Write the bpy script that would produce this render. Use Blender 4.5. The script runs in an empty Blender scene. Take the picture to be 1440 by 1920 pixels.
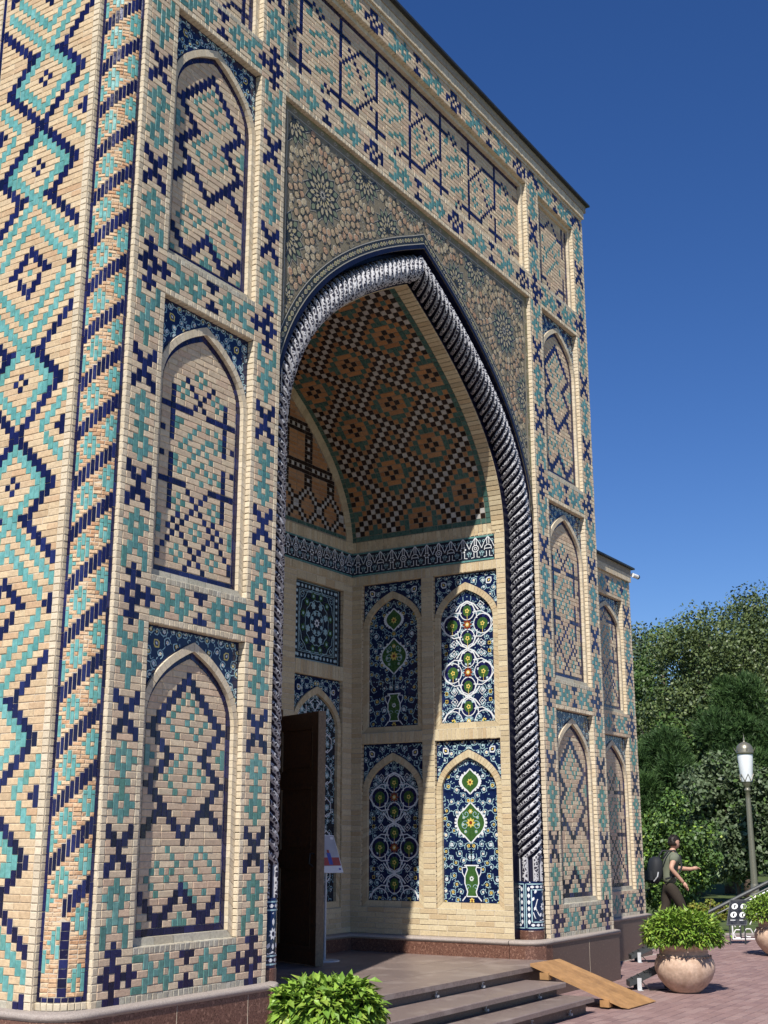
import bpy, math, random
from mathutils import Vector, Matrix
from math import sin, cos, pi, radians, sqrt, atan2, exp
random.seed(7)
R = random.Random(11)
SC = bpy.context.scene
COL = SC.collection

# ---------------------------------------------------------------- camera
CAM_ANG = radians(32.17); CAM_TILT = radians(14.97); CAM_POS = Vector((0, 0, 1.65))
cam_d = bpy.data.cameras.new('camera'); cam = bpy.data.objects.new('camera', cam_d); COL.objects.link(cam)
cam_d.sensor_fit = 'VERTICAL'; cam_d.sensor_height = 24.0; cam_d.lens = 24.0 * 2308.0 / 1920.0
cam_d.clip_start = 0.05; cam_d.clip_end = 2000
cam.location = CAM_POS
_h = Vector((cos(CAM_ANG), sin(CAM_ANG), 0)); _fw = _h * cos(CAM_TILT) + Vector((0, 0, 1)) * sin(CAM_TILT)
cam.rotation_euler = _fw.to_track_quat('-Z', 'Y').to_euler()
SC.camera = cam

# ---------------------------------------------------------------- sky, sun, exposure
SUN_DIR = Vector((1.0, 0.35, -1.18)).normalized()
world = bpy.data.worlds.new('World'); SC.world = world; world.use_nodes = True
wn = world.node_tree; wn.nodes.clear()
w_out = wn.nodes.new('ShaderNodeOutputWorld'); w_bg = wn.nodes.new('ShaderNodeBackground'); w_sky = wn.nodes.new('ShaderNodeTexSky')
w_sky.sky_type = 'NISHITA'; w_sky.sun_disc = False
w_sky.sun_elevation = math.asin(-SUN_DIR.z)
w_sky.sun_rotation = atan2(-SUN_DIR.x, -SUN_DIR.y) % (2 * pi)
w_sky.altitude = 700; w_sky.air_density = 1.0; w_sky.dust_density = 0.0; w_sky.ozone_density = 4.0
w_bg.inputs['Strength'].default_value = 0.090
w_hs = wn.nodes.new('ShaderNodeHueSaturation'); w_hs.inputs['Saturation'].default_value = 1.24; w_hs.inputs['Hue'].default_value = 0.513
wn.links.new(w_sky.outputs[0], w_hs.inputs['Color']); wn.links.new(w_hs.outputs[0], w_bg.inputs[0]); wn.links.new(w_bg.outputs[0], w_out.inputs[0])
sun_d = bpy.data.lights.new('sun', 'SUN'); sun_d.energy = 5.0; sun_d.angle = radians(0.53); sun_d.color = (1.0, 0.95, 0.865)
sun = bpy.data.objects.new('sun', sun_d); COL.objects.link(sun)
sun.rotation_euler = SUN_DIR.to_track_quat('-Z', 'Y').to_euler(); sun.location = (-20, -10, 30)
SC.view_settings.view_transform = 'Standard'; SC.view_settings.look = 'None'
SC.view_settings.exposure = 0.32; SC.view_settings.gamma = 1.0; SC.view_settings.use_curve_mapping = False
SC.cycles.max_bounces = 6; SC.cycles.diffuse_bounces = 3; SC.cycles.glossy_bounces = 3; SC.cycles.transmission_bounces = 2
SC.cycles.sample_clamp_indirect = 6.0

# ---------------------------------------------------------------- materials
MATS = {}
def mat(name, cols, rough=0.8, noise=(60, 0.25), bump=0.0, bscale=200, spec=0.4, patch=None, coat=0.0, grime=0.0, metallic=0.0, trans=0.0):
    """Base colour from the piece's own tint through a ramp of cols, with grain noise, optional patches of another colour."""
    m = bpy.data.materials.new(name); m.use_nodes = True; MATS[name] = m
    nt = m.node_tree; n = nt.nodes; L = nt.links; n.clear()
    out = n.new('ShaderNodeOutputMaterial'); b = n.new('ShaderNodeBsdfPrincipled')
    L.new(b.outputs[0], out.inputs[0])
    a1 = n.new('ShaderNodeAttribute'); a1.attribute_type = 'GEOMETRY'; a1.attribute_name = 'tint'
    a2 = n.new('ShaderNodeAttribute'); a2.attribute_type = 'OBJECT'; a2.attribute_name = 'tint'
    ad = n.new('ShaderNodeMath'); ad.operation = 'ADD'; L.new(a1.outputs['Fac'], ad.inputs[0]); L.new(a2.outputs['Fac'], ad.inputs[1])
    rp = n.new('ShaderNodeValToRGB'); L.new(ad.outputs[0], rp.inputs[0])
    e = rp.color_ramp.elements
    while len(e) < len(cols): e.new(0.5)
    while len(e) > len(cols): e.remove(e[len(e) - 1])
    for i, c in enumerate(cols):
        e[i].position = i / max(1, len(cols) - 1); e[i].color = (c[0], c[1], c[2], 1)
    geo = n.new('ShaderNodeNewGeometry')
    nz = n.new('ShaderNodeTexNoise'); nz.inputs['Scale'].default_value = noise[0]; nz.inputs['Detail'].default_value = 4
    L.new(geo.outputs['Position'], nz.inputs['Vector'])
    mr = n.new('ShaderNodeMapRange'); mr.inputs[1].default_value = 0.25; mr.inputs[2].default_value = 0.75
    mr.inputs[3].default_value = 1 - noise[1]; mr.inputs[4].default_value = 1 + noise[1]
    L.new(nz.outputs['Fac'], mr.inputs[0])
    mx = n.new('ShaderNodeMix'); mx.data_type = 'RGBA'; mx.blend_type = 'MULTIPLY'; mx.inputs[0].default_value = 1
    L.new(rp.outputs[0], mx.inputs[6]); L.new(mr.outputs[0], mx.inputs[7])
    last = mx.outputs[2]
    if patch:
        pc, ps, pt, pm = patch
        n2 = n.new('ShaderNodeTexNoise'); n2.inputs['Scale'].default_value = ps; n2.inputs['Detail'].default_value = 5; L.new(geo.outputs['Position'], n2.inputs['Vector'])
        r2 = n.new('ShaderNodeMapRange'); r2.inputs[1].default_value = pt; r2.inputs[2].default_value = pt + 0.12; r2.inputs[4].default_value = pm
        L.new(n2.outputs['Fac'], r2.inputs[0])
        m2 = n.new('ShaderNodeMix'); m2.data_type = 'RGBA'; L.new(r2.outputs[0], m2.inputs[0]); L.new(last, m2.inputs[6]); m2.inputs[7].default_value = (*pc, 1)
        last = m2.outputs[2]
    L.new(last, b.inputs['Base Color'])
    rr = n.new('ShaderNodeMapRange'); rr.inputs[1].default_value = 0.3; rr.inputs[2].default_value = 0.7
    rr.inputs[3].default_value = max(0.02, rough - 0.08); rr.inputs[4].default_value = min(1, rough + 0.08)
    L.new(nz.outputs['Fac'], rr.inputs[0]); L.new(rr.outputs[0], b.inputs['Roughness'])
    b.inputs['Specular IOR Level'].default_value = spec; b.inputs['Metallic'].default_value = metallic
    if coat: b.inputs['Coat Weight'].default_value = coat; b.inputs['Coat Roughness'].default_value = 0.15
    if bump:
        n3 = n.new('ShaderNodeTexNoise'); n3.inputs['Scale'].default_value = bscale; n3.inputs['Detail'].default_value = 3; L.new(geo.outputs['Position'], n3.inputs['Vector'])
        bp = n.new('ShaderNodeBump'); bp.inputs['Strength'].default_value = bump; bp.inputs['Distance'].default_value = 0.004
        L.new(n3.outputs['Fac'], bp.inputs['Height']); L.new(bp.outputs[0], b.inputs['Normal'])
    return m

mat('buff_brick', [(.50, .38, .275), (.58, .455, .32), (.60, .49, .345), (.56, .405, .29), (.62, .51, .36), (.53, .40, .29)], .86, (45, .16), .5, 160, .25, patch=((.40, .27, .17), 5, .60, .35))
mat('side_brick', [(.48, .35, .215), (.56, .425, .265), (.59, .46, .30), (.50, .335, .20), (.61, .475, .30), (.53, .385, .235)], .86, (45, .18), .5, 160, .25, patch=((.45, .28, .16), 6, .58, .4))
mat('light_brick', [(.52, .44, .32), (.60, .51, .37), (.64, .55, .41), (.57, .47, .33)], .88, (50, .14), .5, 170, .25, patch=((.38, .34, .26), 4, .62, .45))
mat('yellow_brick', [(.46, .37, .235), (.56, .46, .295), (.60, .51, .34), (.50, .38, .23), (.58, .48, .31)], .88, (50, .14), .5, 170, .25, patch=((.40, .29, .17), 3, .62, .4))
mat('grey_brick', [(.38, .36, .29), (.45, .42, .34), (.42, .37, .28), (.49, .46, .38)], .9, (50, .2), .6, 170, .2)
mat('rough_brick', [(.50, .31, .18), (.56, .38, .23), (.60, .45, .29), (.48, .27, .15), (.55, .36, .21)], .92, (50, .3), .9, 90, .2, patch=((.64, .50, .34), 14, .55, .5))
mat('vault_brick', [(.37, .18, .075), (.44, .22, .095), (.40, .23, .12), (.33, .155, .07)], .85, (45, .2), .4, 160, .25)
mat('mortar', [(.52, .45, .35), (.56, .49, .385)], .95, (30, .2), .4, 300, .1, patch=((.34, .29, .22), 3, .6, .5))
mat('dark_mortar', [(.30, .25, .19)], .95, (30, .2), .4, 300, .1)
mat('navy_glaze', [(.004, .005, .028), (.006, .006, .044), (.008, .009, .060), (.015, .02, .095)], .2, (40, .25), .12, 60, .4, patch=((.40, .35, .30), 38, .70, .7))
mat('turquoise_glaze', [(.070, .18, .165), (.095, .235, .22), (.12, .275, .255), (.08, .205, .17), (.135, .29, .27)], .25, (30, .25), .12, 60, .45, patch=((.50, .42, .32), 38, .69, .7))
mat('turquoise_light', [(.095, .285, .265), (.125, .335, .315), (.145, .365, .345), (.105, .295, .26), (.165, .39, .37)], .25, (30, .25), .12, 60, .45, patch=((.50, .42, .32), 38, .69, .7))
mat('vault_turquoise_shaded', [(.045, .105, .09), (.06, .13, .11), (.075, .15, .125)], .3, (30, .2), .12, 60, .4)  # turquoise glaze darkened so the colour itself carries the vault's shade
mat('white_glaze', [(.42, .40, .37), (.50, .48, .45)], .25, (30, .1), .1, 60, .5)
mat('black_glaze', [(.018, .011, .010), (.03, .018, .016)], .2, (30, .2), .1, 60, .5)
mat('white_paint', [(.68, .70, .72), (.72, .74, .76)], .3, (60, .1), 0, 60, .5)
mat('pale_blue_paint', [(.30, .47, .52), (.36, .53, .57)], .3, (60, .1), 0, 60, .5)
mat('yellow_paint', [(.66, .50, .10), (.70, .55, .16)], .3, (60, .1), 0, 60, .5)
mat('green_paint', [(.035, .095, .025), (.05, .12, .032)], .25, (40, .2), 0, 60, .5)
mat('red_paint', [(.20, .035, .015)], .3, (60, .1), 0, 60, .5)
mat('navy_tile_glaze', [(.005, .010, .045), (.006, .014, .060), (.008, .018, .072)], .16, (20, .25), .1, 40, .4, coat=.0)
mat('dark_tile_glaze', [(.010, .016, .032), (.016, .022, .040)], .18, (20, .25), .1, 40, .5, coat=.2)
mat('granite_red', [(.12, .058, .042), (.145, .07, .05)], .32, (110, .6), .05, 60, .5, patch=((.30, .17, .12), 42, .55, .85))
mat('granite_brown', [(.10, .068, .058), (.12, .08, .066)], .42, (100, .55), .05, 60, .5, patch=((.20, .145, .12), 40, .56, .75))
mat('granite_floor', [(.19, .145, .13), (.225, .172, .152)], .42, (70, .35), .1, 60, .5, patch=((.33, .27, .24), 3.5, .54, .55))
mat('stone_mould', [(.31, .265, .235), (.36, .31, .275)], .7, (120, .3), .3, 150, .3, patch=((.25, .20, .18), 25, .58, .5))
mat('paver', [(.24, .155, .145), (.28, .18, .168), (.31, .21, .195), (.225, .145, .14), (.265, .17, .158)], .8, (80, .15), .2, 150, .3, patch=((.34, .26, .24), 1.2, .56, .3))
mat('paver_joint', [(.36, .31, .28)], .95, (60, .2), .3, 200, .1)
mat('wood_dark', [(.085, .042, .022), (.11, .055, .03)], .5, (30, .4), .6, 60, .4)
mat('wood_edge', [(.19, .135, .085)], .6, (40, .3), .2, 100, .3)
mat('wood_ramp', [(.33, .18, .075), (.40, .225, .095), (.36, .195, .08)], .6, (12, .2), .3, 80, .4, patch=((.26, .14, .06), 4, .58, .35))
mat('roof_metal', [(.022, .026, .028)], .5, (20, .3), .1, 60, .5)
mat('fascia', [(.30, .25, .19), (.34, .28, .21)], .85, (30, .2), .3, 150, .3)
mat('terracotta', [(.50, .36, .27), (.55, .40, .30)], .85, (30, .2), .5, 120, .2, patch=((.36, .24, .17), 7, .52, .6))
mat('soil', [(.05, .035, .025)], .95, (60, .4), .8, 80, .1)
mat('leaf_lime', [(.07, .14, .018), (.13, .24, .026), (.19, .31, .035), (.24, .36, .05), (.11, .21, .025), (.30, .36, .06)], .45, (20, .2), 0, 60, .4)
mat('leaf_mid', [(.045, .095, .022), (.07, .13, .03), (.10, .165, .04), (.055, .11, .025)], .5, (2, .3), 0, 60, .35)
mat('leaf_olive', [(.055, .088, .026), (.085, .12, .036), (.115, .15, .048), (.07, .10, .03)], .5, (2, .3), 0, 60, .4)
mat('leaf_pine', [(.035, .075, .022), (.05, .10, .03), (.07, .13, .035)], .55, (2, .3), 0, 60, .3)
mat('leaf_grey', [(.075, .11, .055), (.105, .14, .07), (.06, .09, .042)], .5, (2, .3), 0, 60, .35)
mat('leaf_yellow', [(.22, .20, .03), (.14, .18, .03)], .5, (2, .3), 0, 60, .35)
mat('bark', [(.11, .08, .06), (.16, .125, .10)], .9, (20, .4), .8, 30, .2)
mat('grass', [(.06, .09, .03), (.09, .115, .04)], .9, (3, .4), .5, 30, .2)
mat('lamp_metal', [(.24, .225, .17)], .38, (60, .2), .05, 60, .5, metallic=.55)
mat('lamp_glass', [(.78, .80, .82)], .25, (10, .04), 0, 60, .5)
mat('gunmetal', [(.035, .04, .042), (.05, .056, .058)], .5, (60, .2), .05, 60, .5)
mat('galvanised', [(.50, .51, .52)], .45, (60, .15), .05, 60, .5)
mat('black_rubber', [(.012, .012, .013)], .6, (60, .2), 0, 60, .4)
mat('skin', [(.50, .29, .205)], .55, (40, .08), 0, 60, .35)
mat('hair', [(.018, .012, .009)], .55, (200, .4), .5, 300, .4)
mat('shirt', [(.15, .165, .12)], .9, (90, .15), .4, 30, .2)
mat('trousers', [(.045, .036, .028)], .9, (90, .2), .4, 25, .2)
mat('backpack', [(.020, .022, .026)], .7, (90, .2), .4, 60, .3)
mat('shoe', [(.03, .028, .028)], .6, (60, .2), 0, 60, .3)
mat('white_plastic', [(.75, .75, .74)], .4, (30, .05), 0, 60, .5)
mat('poster_paper', [(.62, .62, .64)], .5, (20, .05), 0, 60, .4)
mat('poster_red', [(.30, .05, .045)], .5, (20, .2), 0, 60, .4)
mat('poster_blue', [(.05, .07, .33)], .5, (20, .2), 0, 60, .4)
mat('poster_sky', [(.36, .36, .40)], .5, (6, .2), 0, 60, .4)
mat('sign_black', [(.008, .009, .014)], .3, (20, .1), 0, 60, .5)
mat('cream_wall', [(.50, .44, .33)], .85, (10, .2), .3, 100, .3)
mat('core', [(.30, .25, .19)], .95, (20, .2), 0, 60, .1)
mat('room_painted_dark', [(.02, .016, .013)], .9, (20, .2), 0, 60, .1)  # near-black colour stands in for the lack of light indoors
mat('petal_pink', [(.40, .28, .175), (.45, .34, .215), (.42, .245, .15), (.47, .39, .26), (.39, .32, .20), (.44, .30, .19)], .75, (70, .5), .9, 70, .25)
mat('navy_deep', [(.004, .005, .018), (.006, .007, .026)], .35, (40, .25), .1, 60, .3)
mat('mosaic_dark', [(.030, .034, .022), (.034, .034, .026), (.038, .042, .024)], .3, (60, .3), .1, 60, .5)
mat('mosaic_gold', [(.50, .41, .19), (.46, .39, .22), (.44, .36, .22)], .35, (60, .25), .1, 60, .5)
mat('mosaic_ground', [(.22, .185, .12)], .6, (60, .3), .3, 80, .4)
mat('mosaic_white', [(.46, .42, .33), (.42, .39, .31)], .35, (60, .15), .1, 60, .5)
mat('mosaic_green', [(.17, .20, .11), (.22, .24, .14)], .35, (60, .2), .1, 60, .5)

def rope_material():
    m = bpy.data.materials.new('rope_tile'); m.use_nodes = True; MATS['rope_tile'] = m
    nt = m.node_tree; n = nt.nodes; L = nt.links; n.clear()
    out = n.new('ShaderNodeOutputMaterial'); b = n.new('ShaderNodeBsdfPrincipled'); L.new(b.outputs[0], out.inputs[0])
    at = n.new('ShaderNodeAttribute'); at.attribute_name = 'ridge'
    uvn = n.new('ShaderNodeAttribute'); uvn.attribute_name = 'ropeuv'
    vo = n.new('ShaderNodeTexVoronoi'); vo.feature = 'DISTANCE_TO_EDGE'; vo.inputs['Scale'].default_value = 1.0
    L.new(uvn.outputs['Vector'], vo.inputs['Vector'])
    r1 = n.new('ShaderNodeMapRange'); r1.inputs[1].default_value = .07; r1.inputs[2].default_value = .13; L.new(vo.outputs['Distance'], r1.inputs[0])
    vo2 = n.new('ShaderNodeTexVoronoi'); vo2.inputs['Scale'].default_value = 1.0; L.new(uvn.outputs['Vector'], vo2.inputs['Vector'])
    r3 = n.new('ShaderNodeMapRange'); r3.inputs[1].default_value = .10; r3.inputs[2].default_value = .18; r3.inputs[3].default_value = 1; r3.inputs[4].default_value = 0
    L.new(vo2.outputs['Distance'], r3.inputs[0])
    sub = n.new('ShaderNodeMath'); sub.operation = 'SUBTRACT'; sub.use_clamp = True; sub.inputs[0].default_value = 1.0; L.new(r1.outputs[0], sub.inputs[1])
    mxm = n.new('ShaderNodeMath'); mxm.operation = 'MAXIMUM'; L.new(sub.outputs[0], mxm.inputs[0]); L.new(r3.outputs[0], mxm.inputs[1])
    r2 = n.new('ShaderNodeMapRange'); r2.inputs[1].default_value = .60; r2.inputs[2].default_value = .67; L.new(at.outputs['Fac'], r2.inputs[0])
    edge = n.new('ShaderNodeMapRange'); edge.inputs[1].default_value = .72; edge.inputs[2].default_value = .77; edge.inputs[3].default_value = 1; edge.inputs[4].default_value = 0; L.new(at.outputs['Fac'], edge.inputs[0])
    mx2 = n.new('ShaderNodeMath'); mx2.operation = 'MAXIMUM'; L.new(mxm.outputs[0], mx2.inputs[0]); L.new(edge.outputs[0], mx2.inputs[1])
    c1 = n.new('ShaderNodeMix'); c1.data_type = 'RGBA'; c1.inputs[6].default_value = (.022, .02, .035, 1); c1.inputs[7].default_value = (.47, .47, .49, 1)
    L.new(mx2.outputs[0], c1.inputs[0])
    c2 = n.new('ShaderNodeMix'); c2.data_type = 'RGBA'; c2.inputs[6].default_value = (.006, .006, .022, 1); L.new(r2.outputs[0], c2.inputs[0]); L.new(c1.outputs[2], c2.inputs[7])
    L.new(c2.outputs[2], b.inputs['Base Color']); b.inputs['Roughness'].default_value = .6; b.inputs['Specular IOR Level'].default_value = .25
rope_material()
# ---------------------------------------------------------------- helpers
def link(o, parent=None):
    COL.objects.link(o)
    if parent is not None: o.parent = parent
    return o
def empty(name, loc=(0, 0, 0), parent=None):
    o = bpy.data.objects.new(name, None); o.location = loc; o.empty_display_size = .2
    return link(o, parent)
def tag(o, label=None, cat=None, group=None, kind=None):
    if label: o['label'] = label
    if cat: o['category'] = cat
    if group: o['group'] = group
    if kind: o['kind'] = kind
    return o

class MB:
    """collects faces; build() links them as one mesh object"""
    def __init__(s): s.v = []; s.f = []; s.m = []; s.t = []; s.mats = []
    def mi(s, name):
        if name not in s.mats: s.mats.append(name)
        return s.mats.index(name)
    def face(s, pts, m, t=None):
        i = len(s.v); s.v.extend([tuple(p) for p in pts]); s.f.append(tuple(range(i, i + len(pts)))); s.m.append(s.mi(m)); s.t.append(R.random() if t is None else t)
    def raw(s, verts, faces, m, t=None):
        i = len(s.v); s.v.extend([tuple(p) for p in verts]); k = s.mi(m); t = R.random() if t is None else t
        for f in faces: s.f.append(tuple(i + j for j in f)); s.m.append(k); s.t.append(t)
    def box(s, a, b, m, t=None, bev=0):
        x0, y0, z0 = a; x1, y1, z1 = b
        v = [(x0, y0, z0), (x1, y0, z0), (x1, y1, z0), (x0, y1, z0), (x0, y0, z1), (x1, y0, z1), (x1, y1, z1), (x0, y1, z1)]
        s.raw(v, [(3, 2, 1, 0), (4, 5, 6, 7), (0, 1, 5, 4), (1, 2, 6, 5), (2, 3, 7, 6), (3, 0, 4, 7)], m, t)
    def tube(s, pts, rad, m, n=8, cap=True, t=None):
        pts = [Vector(p) for p in pts]; rr = rad if isinstance(rad, (list, tuple)) else [rad] * len(pts)
        vs = []; fs = []; prev = None
        for i, p in enumerate(pts):
            d = (pts[min(i + 1, len(pts) - 1)] - pts[max(i - 1, 0)]).normalized()
            a = d.cross(Vector((0, 0, 1)) if abs(d.z) < .9 else Vector((1, 0, 0))) if prev is None else prev - d * prev.dot(d)
            a.normalize(); prev = a; b = d.cross(a)
            for k in range(n):
                th = 2 * pi * k / n; vs.append(p + (a * cos(th) + b * sin(th)) * rr[i])
        for i in range(len(pts) - 1):
            for k in range(n):
                fs.append((i * n + k, i * n + (k + 1) % n, (i + 1) * n + (k + 1) % n, (i + 1) * n + k))
        if cap: fs.append(tuple(range(n - 1, -1, -1))); fs.append(tuple((len(pts) - 1) * n + k for k in range(n)))
        s.raw(vs, fs, m, t)
    def lathe(s, c, prof, m, n=32, t=None):
        vs = []; fs = []
        for r, z in prof:
            for k in range(n): th = 2 * pi * k / n; vs.append((c[0] + r * cos(th), c[1] + r * sin(th), c[2] + z))
        for i in range(len(prof) - 1):
            for k in range(n): fs.append((i * n + k, i * n + (k + 1) % n, (i + 1) * n + (k + 1) % n, (i + 1) * n + k))
        s.raw(vs, fs, m, t)
    def build(s, name, parent=None, smooth=False, origin=None):
        me = bpy.data.meshes.new(name); vv = s.v
        if origin is not None: vv = [(x - origin[0], y - origin[1], z - origin[2]) for x, y, z in vv]
        me.from_pydata(vv, [], s.f); 
        for mn in s.mats: me.materials.append(MATS[mn])
        if len(s.mats) > 1: me.polygons.foreach_set('material_index', s.m)
        if smooth: me.polygons.foreach_set('use_smooth', [True] * len(s.f))
        a = me.attributes.new('tint', 'FLOAT', 'FACE'); a.data.foreach_set('value', s.t)
        me.update()
        o = bpy.data.objects.new(name, me)
        if origin is not None: o.location = origin
        return link(o, parent)

class Frame:
    def __init__(s, O, U, V, N): s.O = Vector(O); s.U = Vector(U); s.V = Vector(V); s.N = Vector(N)
    def __call__(s, u, v, d=0.0): return s.O + s.U * u + s.V * v + s.N * d
    def normal(s, u, v): return s.N
class Cyl(Frame):
    """u runs round a vertical cylinder, v is height"""
    def __init__(s, cx, cy, rad, a0): s.cx, s.cy, s.r, s.a0 = cx, cy, rad, a0
    def __call__(s, u, v, d=0.0):
        a = s.a0 + u / s.r; return Vector((s.cx + (s.r + d) * cos(a), s.cy + (s.r + d) * sin(a), v))
    def normal(s, u, v): a = s.a0 + u / s.r; return Vector((cos(a), sin(a), 0))

_r = Vector((sin(CAM_ANG), -cos(CAM_ANG), 0)); _u = _r.cross(_fw)
def screen(p):
    d = p - CAM_POS; k = d.dot(_fw)
    return (720 + 2308 * d.dot(_r) / k, 960 - 2308 * d.dot(_u) / k, k)

KIND = {'p': ('paver', 'paver'), 'q': ('floor_slab', 'granite_floor'), 'b': ('brick', 'buff_brick'), 's': ('brick', 'side_brick'), 'l': ('brick', 'light_brick'), 'y': ('brick', 'yellow_brick'), 'g': ('brick', 'grey_brick'),
        'r': ('brick', 'rough_brick'), 'o': ('brick', 'vault_brick'), 'V': ('turquoise_tile', 'vault_turquoise_shaded'), 'N': ('navy_tile', 'navy_glaze'), 'T': ('turquoise_tile', 'turquoise_glaze'),
        'U': ('turquoise_tile', 'turquoise_light'), 'W': ('white_tile', 'white_glaze'), 'K': ('black_tile', 'black_glaze')}
GLAZED = set('NTUWKV')
class Piece:
    __slots__ = ('f', 'u', 'v', 'w', 'h', 'k', 'd', 'fine')
    def __init__(s, f, u, v, w, h, k, d=0.0, fine=True): s.f, s.u, s.v, s.w, s.h, s.k, s.d, s.fine = f, u, v, w, h, k, d, fine
    def area(s):
        c = s.f(s.u + s.w / 2, s.v + s.h / 2, 0); x, y, k = screen(c)
        if k < .5 or not (-12 < x < 1452 and -12 < y < 1932): return 0
        nn = s.f.normal(s.u + s.w / 2, s.v + s.h / 2); cs = (CAM_POS - c).normalized().dot(nn)
        return s.w * s.h * max(cs, 0) / (k * k)
    def geo(s):
        g = .0022 if s.k not in GLAZED else .0018
        gl = s.k in GLAZED
        pr = s.d + (.0048 if not gl else .0054) + R.uniform(-.0012, .0012)
        u0, u1, v0, v1 = s.u + g + R.uniform(-.001, .001), s.u + s.w - g + R.uniform(-.001, .001), s.v + g + R.uniform(-.001, .001), s.v + s.h - g + R.uniform(-.001, .001)
        tu = R.uniform(-.0009, .0009) * (1 if gl else 1.6); tv = R.uniform(-.0009, .0009) * (1 if gl else 1.6)
        f = s.f; e = .0022 if gl else .004
        b = s.d - .006
        if s.k == 'r': tu = R.uniform(-.002, .002); tv = R.uniform(-.002, .002); pr += R.uniform(-.002, .003)
        fr = [f(u0 + e, v0 + e, pr - tu - tv), f(u1 - e, v0 + e, pr + tu - tv), f(u1 - e, v1 - e, pr + tu + tv), f(u0 + e, v1 - e, pr - tu + tv)]
        if s.fine:
            sh = [f(u0, v0, pr - .003 - tu - tv), f(u1, v0, pr - .003 + tu - tv), f(u1, v1, pr - .003 + tu + tv), f(u0, v1, pr - .003 - tu + tv)]
            ba = [f(u0, v0, b), f(u1, v0, b), f(u1, v1, b), f(u0, v1, b)]
            return fr + sh + ba, [(0, 1, 2, 3), (4, 5, 1, 0), (5, 6, 2, 1), (6, 7, 3, 2), (7, 4, 0, 3), (8, 9, 5, 4), (9, 10, 6, 5), (10, 11, 7, 6), (11, 8, 4, 7)]
        ba = [f(u0, v0, b), f(u1, v0, b), f(u1, v1, b), f(u0, v1, b)]
        return fr + ba, [(0, 1, 2, 3), (4, 5, 1, 0), (5, 6, 2, 1), (6, 7, 3, 2), (7, 4, 0, 3)]

STUFF_NAME = {'paver': 'paver_field', 'floor_slab': 'floor_slabs', 'brick': 'brick_courses', 'navy_tile': 'navy_tilework', 'turquoise_tile': 'turquoise_tilework', 'white_tile': 'white_tilework', 'black_tile': 'black_tilework'}
def lay(pieces, parent, limit=300):
    """the largest `limit` pieces of each kind in view become objects of their own; the rest one part of kind stuff"""
    by = {}
    for p in pieces: by.setdefault(KIND[p.k][0], []).append(p)
    for name, lst in by.items():
        if limit and len(lst) > limit * 0.0:
            lst = sorted(lst, key=lambda p: -p.area())
            one = [p for p in lst[:limit] if p.area() > 0]; rest = lst[len(one):]
        else: one, rest = [], lst
        for p in one:
            vs, fs = p.geo(); c = sum((Vector(v) for v in vs), Vector()) / len(vs)
            me = bpy.data.meshes.new(name); me.from_pydata([tuple(v - c) for v in vs], [], fs); me.materials.append(MATS[KIND[p.k][1]])
            o = bpy.data.objects.new(name, me); o.location = c; o['tint'] = R.random(); link(o, parent)
        if rest:
            mb = MB()
            for p in rest: vs, fs = p.geo(); mb.raw(vs, fs, KIND[p.k][1])
            tag(mb.build(STUFF_NAME[name], parent), kind='stuff')

def fill(f, W, H, tiles, u0, v0, du, dv, rowkind='b', ok=None, fine=True, colkind=None, maxlen=3, d=0.0, maxt=3):
    """tiles: (c, r0, r1, kind) or (c, r0, r1, kind, c1); everything else becomes courses of brick"""
    occ = {}; out = []
    for t in tiles:
        c, r0, r1, k = t[:4]; c1 = t[4] if len(t) > 4 else c
        if c < 0 or c1 >= W or r1 < 0 or r0 >= H: continue
        r0 = max(r0, 0); r1 = min(r1, H - 1)
        cells = [(i, j) for i in range(c, c1 + 1) for j in range(r0, r1 + 1)]
        if any(x in occ for x in cells): continue
        if ok and not all(ok(*x) for x in cells): continue
        for x in cells: occ[x] = 1
        j = r0
        while j <= r1:
            n = min(maxt, r1 - j + 1)
            if r1 - j + 1 == 4 and maxt < 4: n = 2
            out.append(Piece(f, u0 + c * du, v0 + j * dv, du * (c1 - c + 1), dv * n, k, d, fine)); j += n
    for r in range(H):
        c = 0
        while c < W:
            if (c, r) in occ or (ok and not ok(c, r)): c += 1; continue
            kk = colkind(c, r) if colkind else None
            if kk:
                out.append(Piece(f, u0 + c * du, v0 + r * dv, du, dv, kk, d, fine)); c += 1; continue
            e = c
            while e < W and (e, r) not in occ and (not ok or ok(e, r)) and not (colkind and colkind(e, r)): e += 1
            L = e - c
            if L <= maxlen: cuts = [0, L]
            elif L <= 2 * maxlen: m = L // 2 + (r % 2) * (L % 2); cuts = [0, m, L]
            else:
                cuts = [0]; x = maxlen if r % 2 else max(1, maxlen // 2)
                while x < L - 1: cuts.append(x); x += maxlen
                cuts.append(L)
            for a, b in zip(cuts, cuts[1:]):
                out.append(Piece(f, u0 + (c + a) * du, v0 + r * dv, du * (b - a), dv, rowkind, d, fine))
            c = e
    return out

def rowbricks(f, u0, u1, v0, v1, dv, ln, k, d=0.0, fine=False, stack=False):
    """plain running bond in a rectangle"""
    out = []; n = max(1, round((v1 - v0) / dv)); dv = (v1 - v0) / n
    for r in range(n):
        m = max(1, round((u1 - u0) / ln)); l = (u1 - u0) / m; off = 0 if (stack or r % 2 == 0 or m == 1) else l / 2
        xs = [u0] + [u0 + off + i * l for i in range(0 if off else 1, m + 1)]
        if off: xs = [u0] + [u0 + off + i * l for i in range(m)] + [u1]
        for a, b in zip(xs, xs[1:]):
            if b - a > .01: out.append(Piece(f, a, v0 + r * dv, b - a, dv, k, d, fine))
    return out

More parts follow.
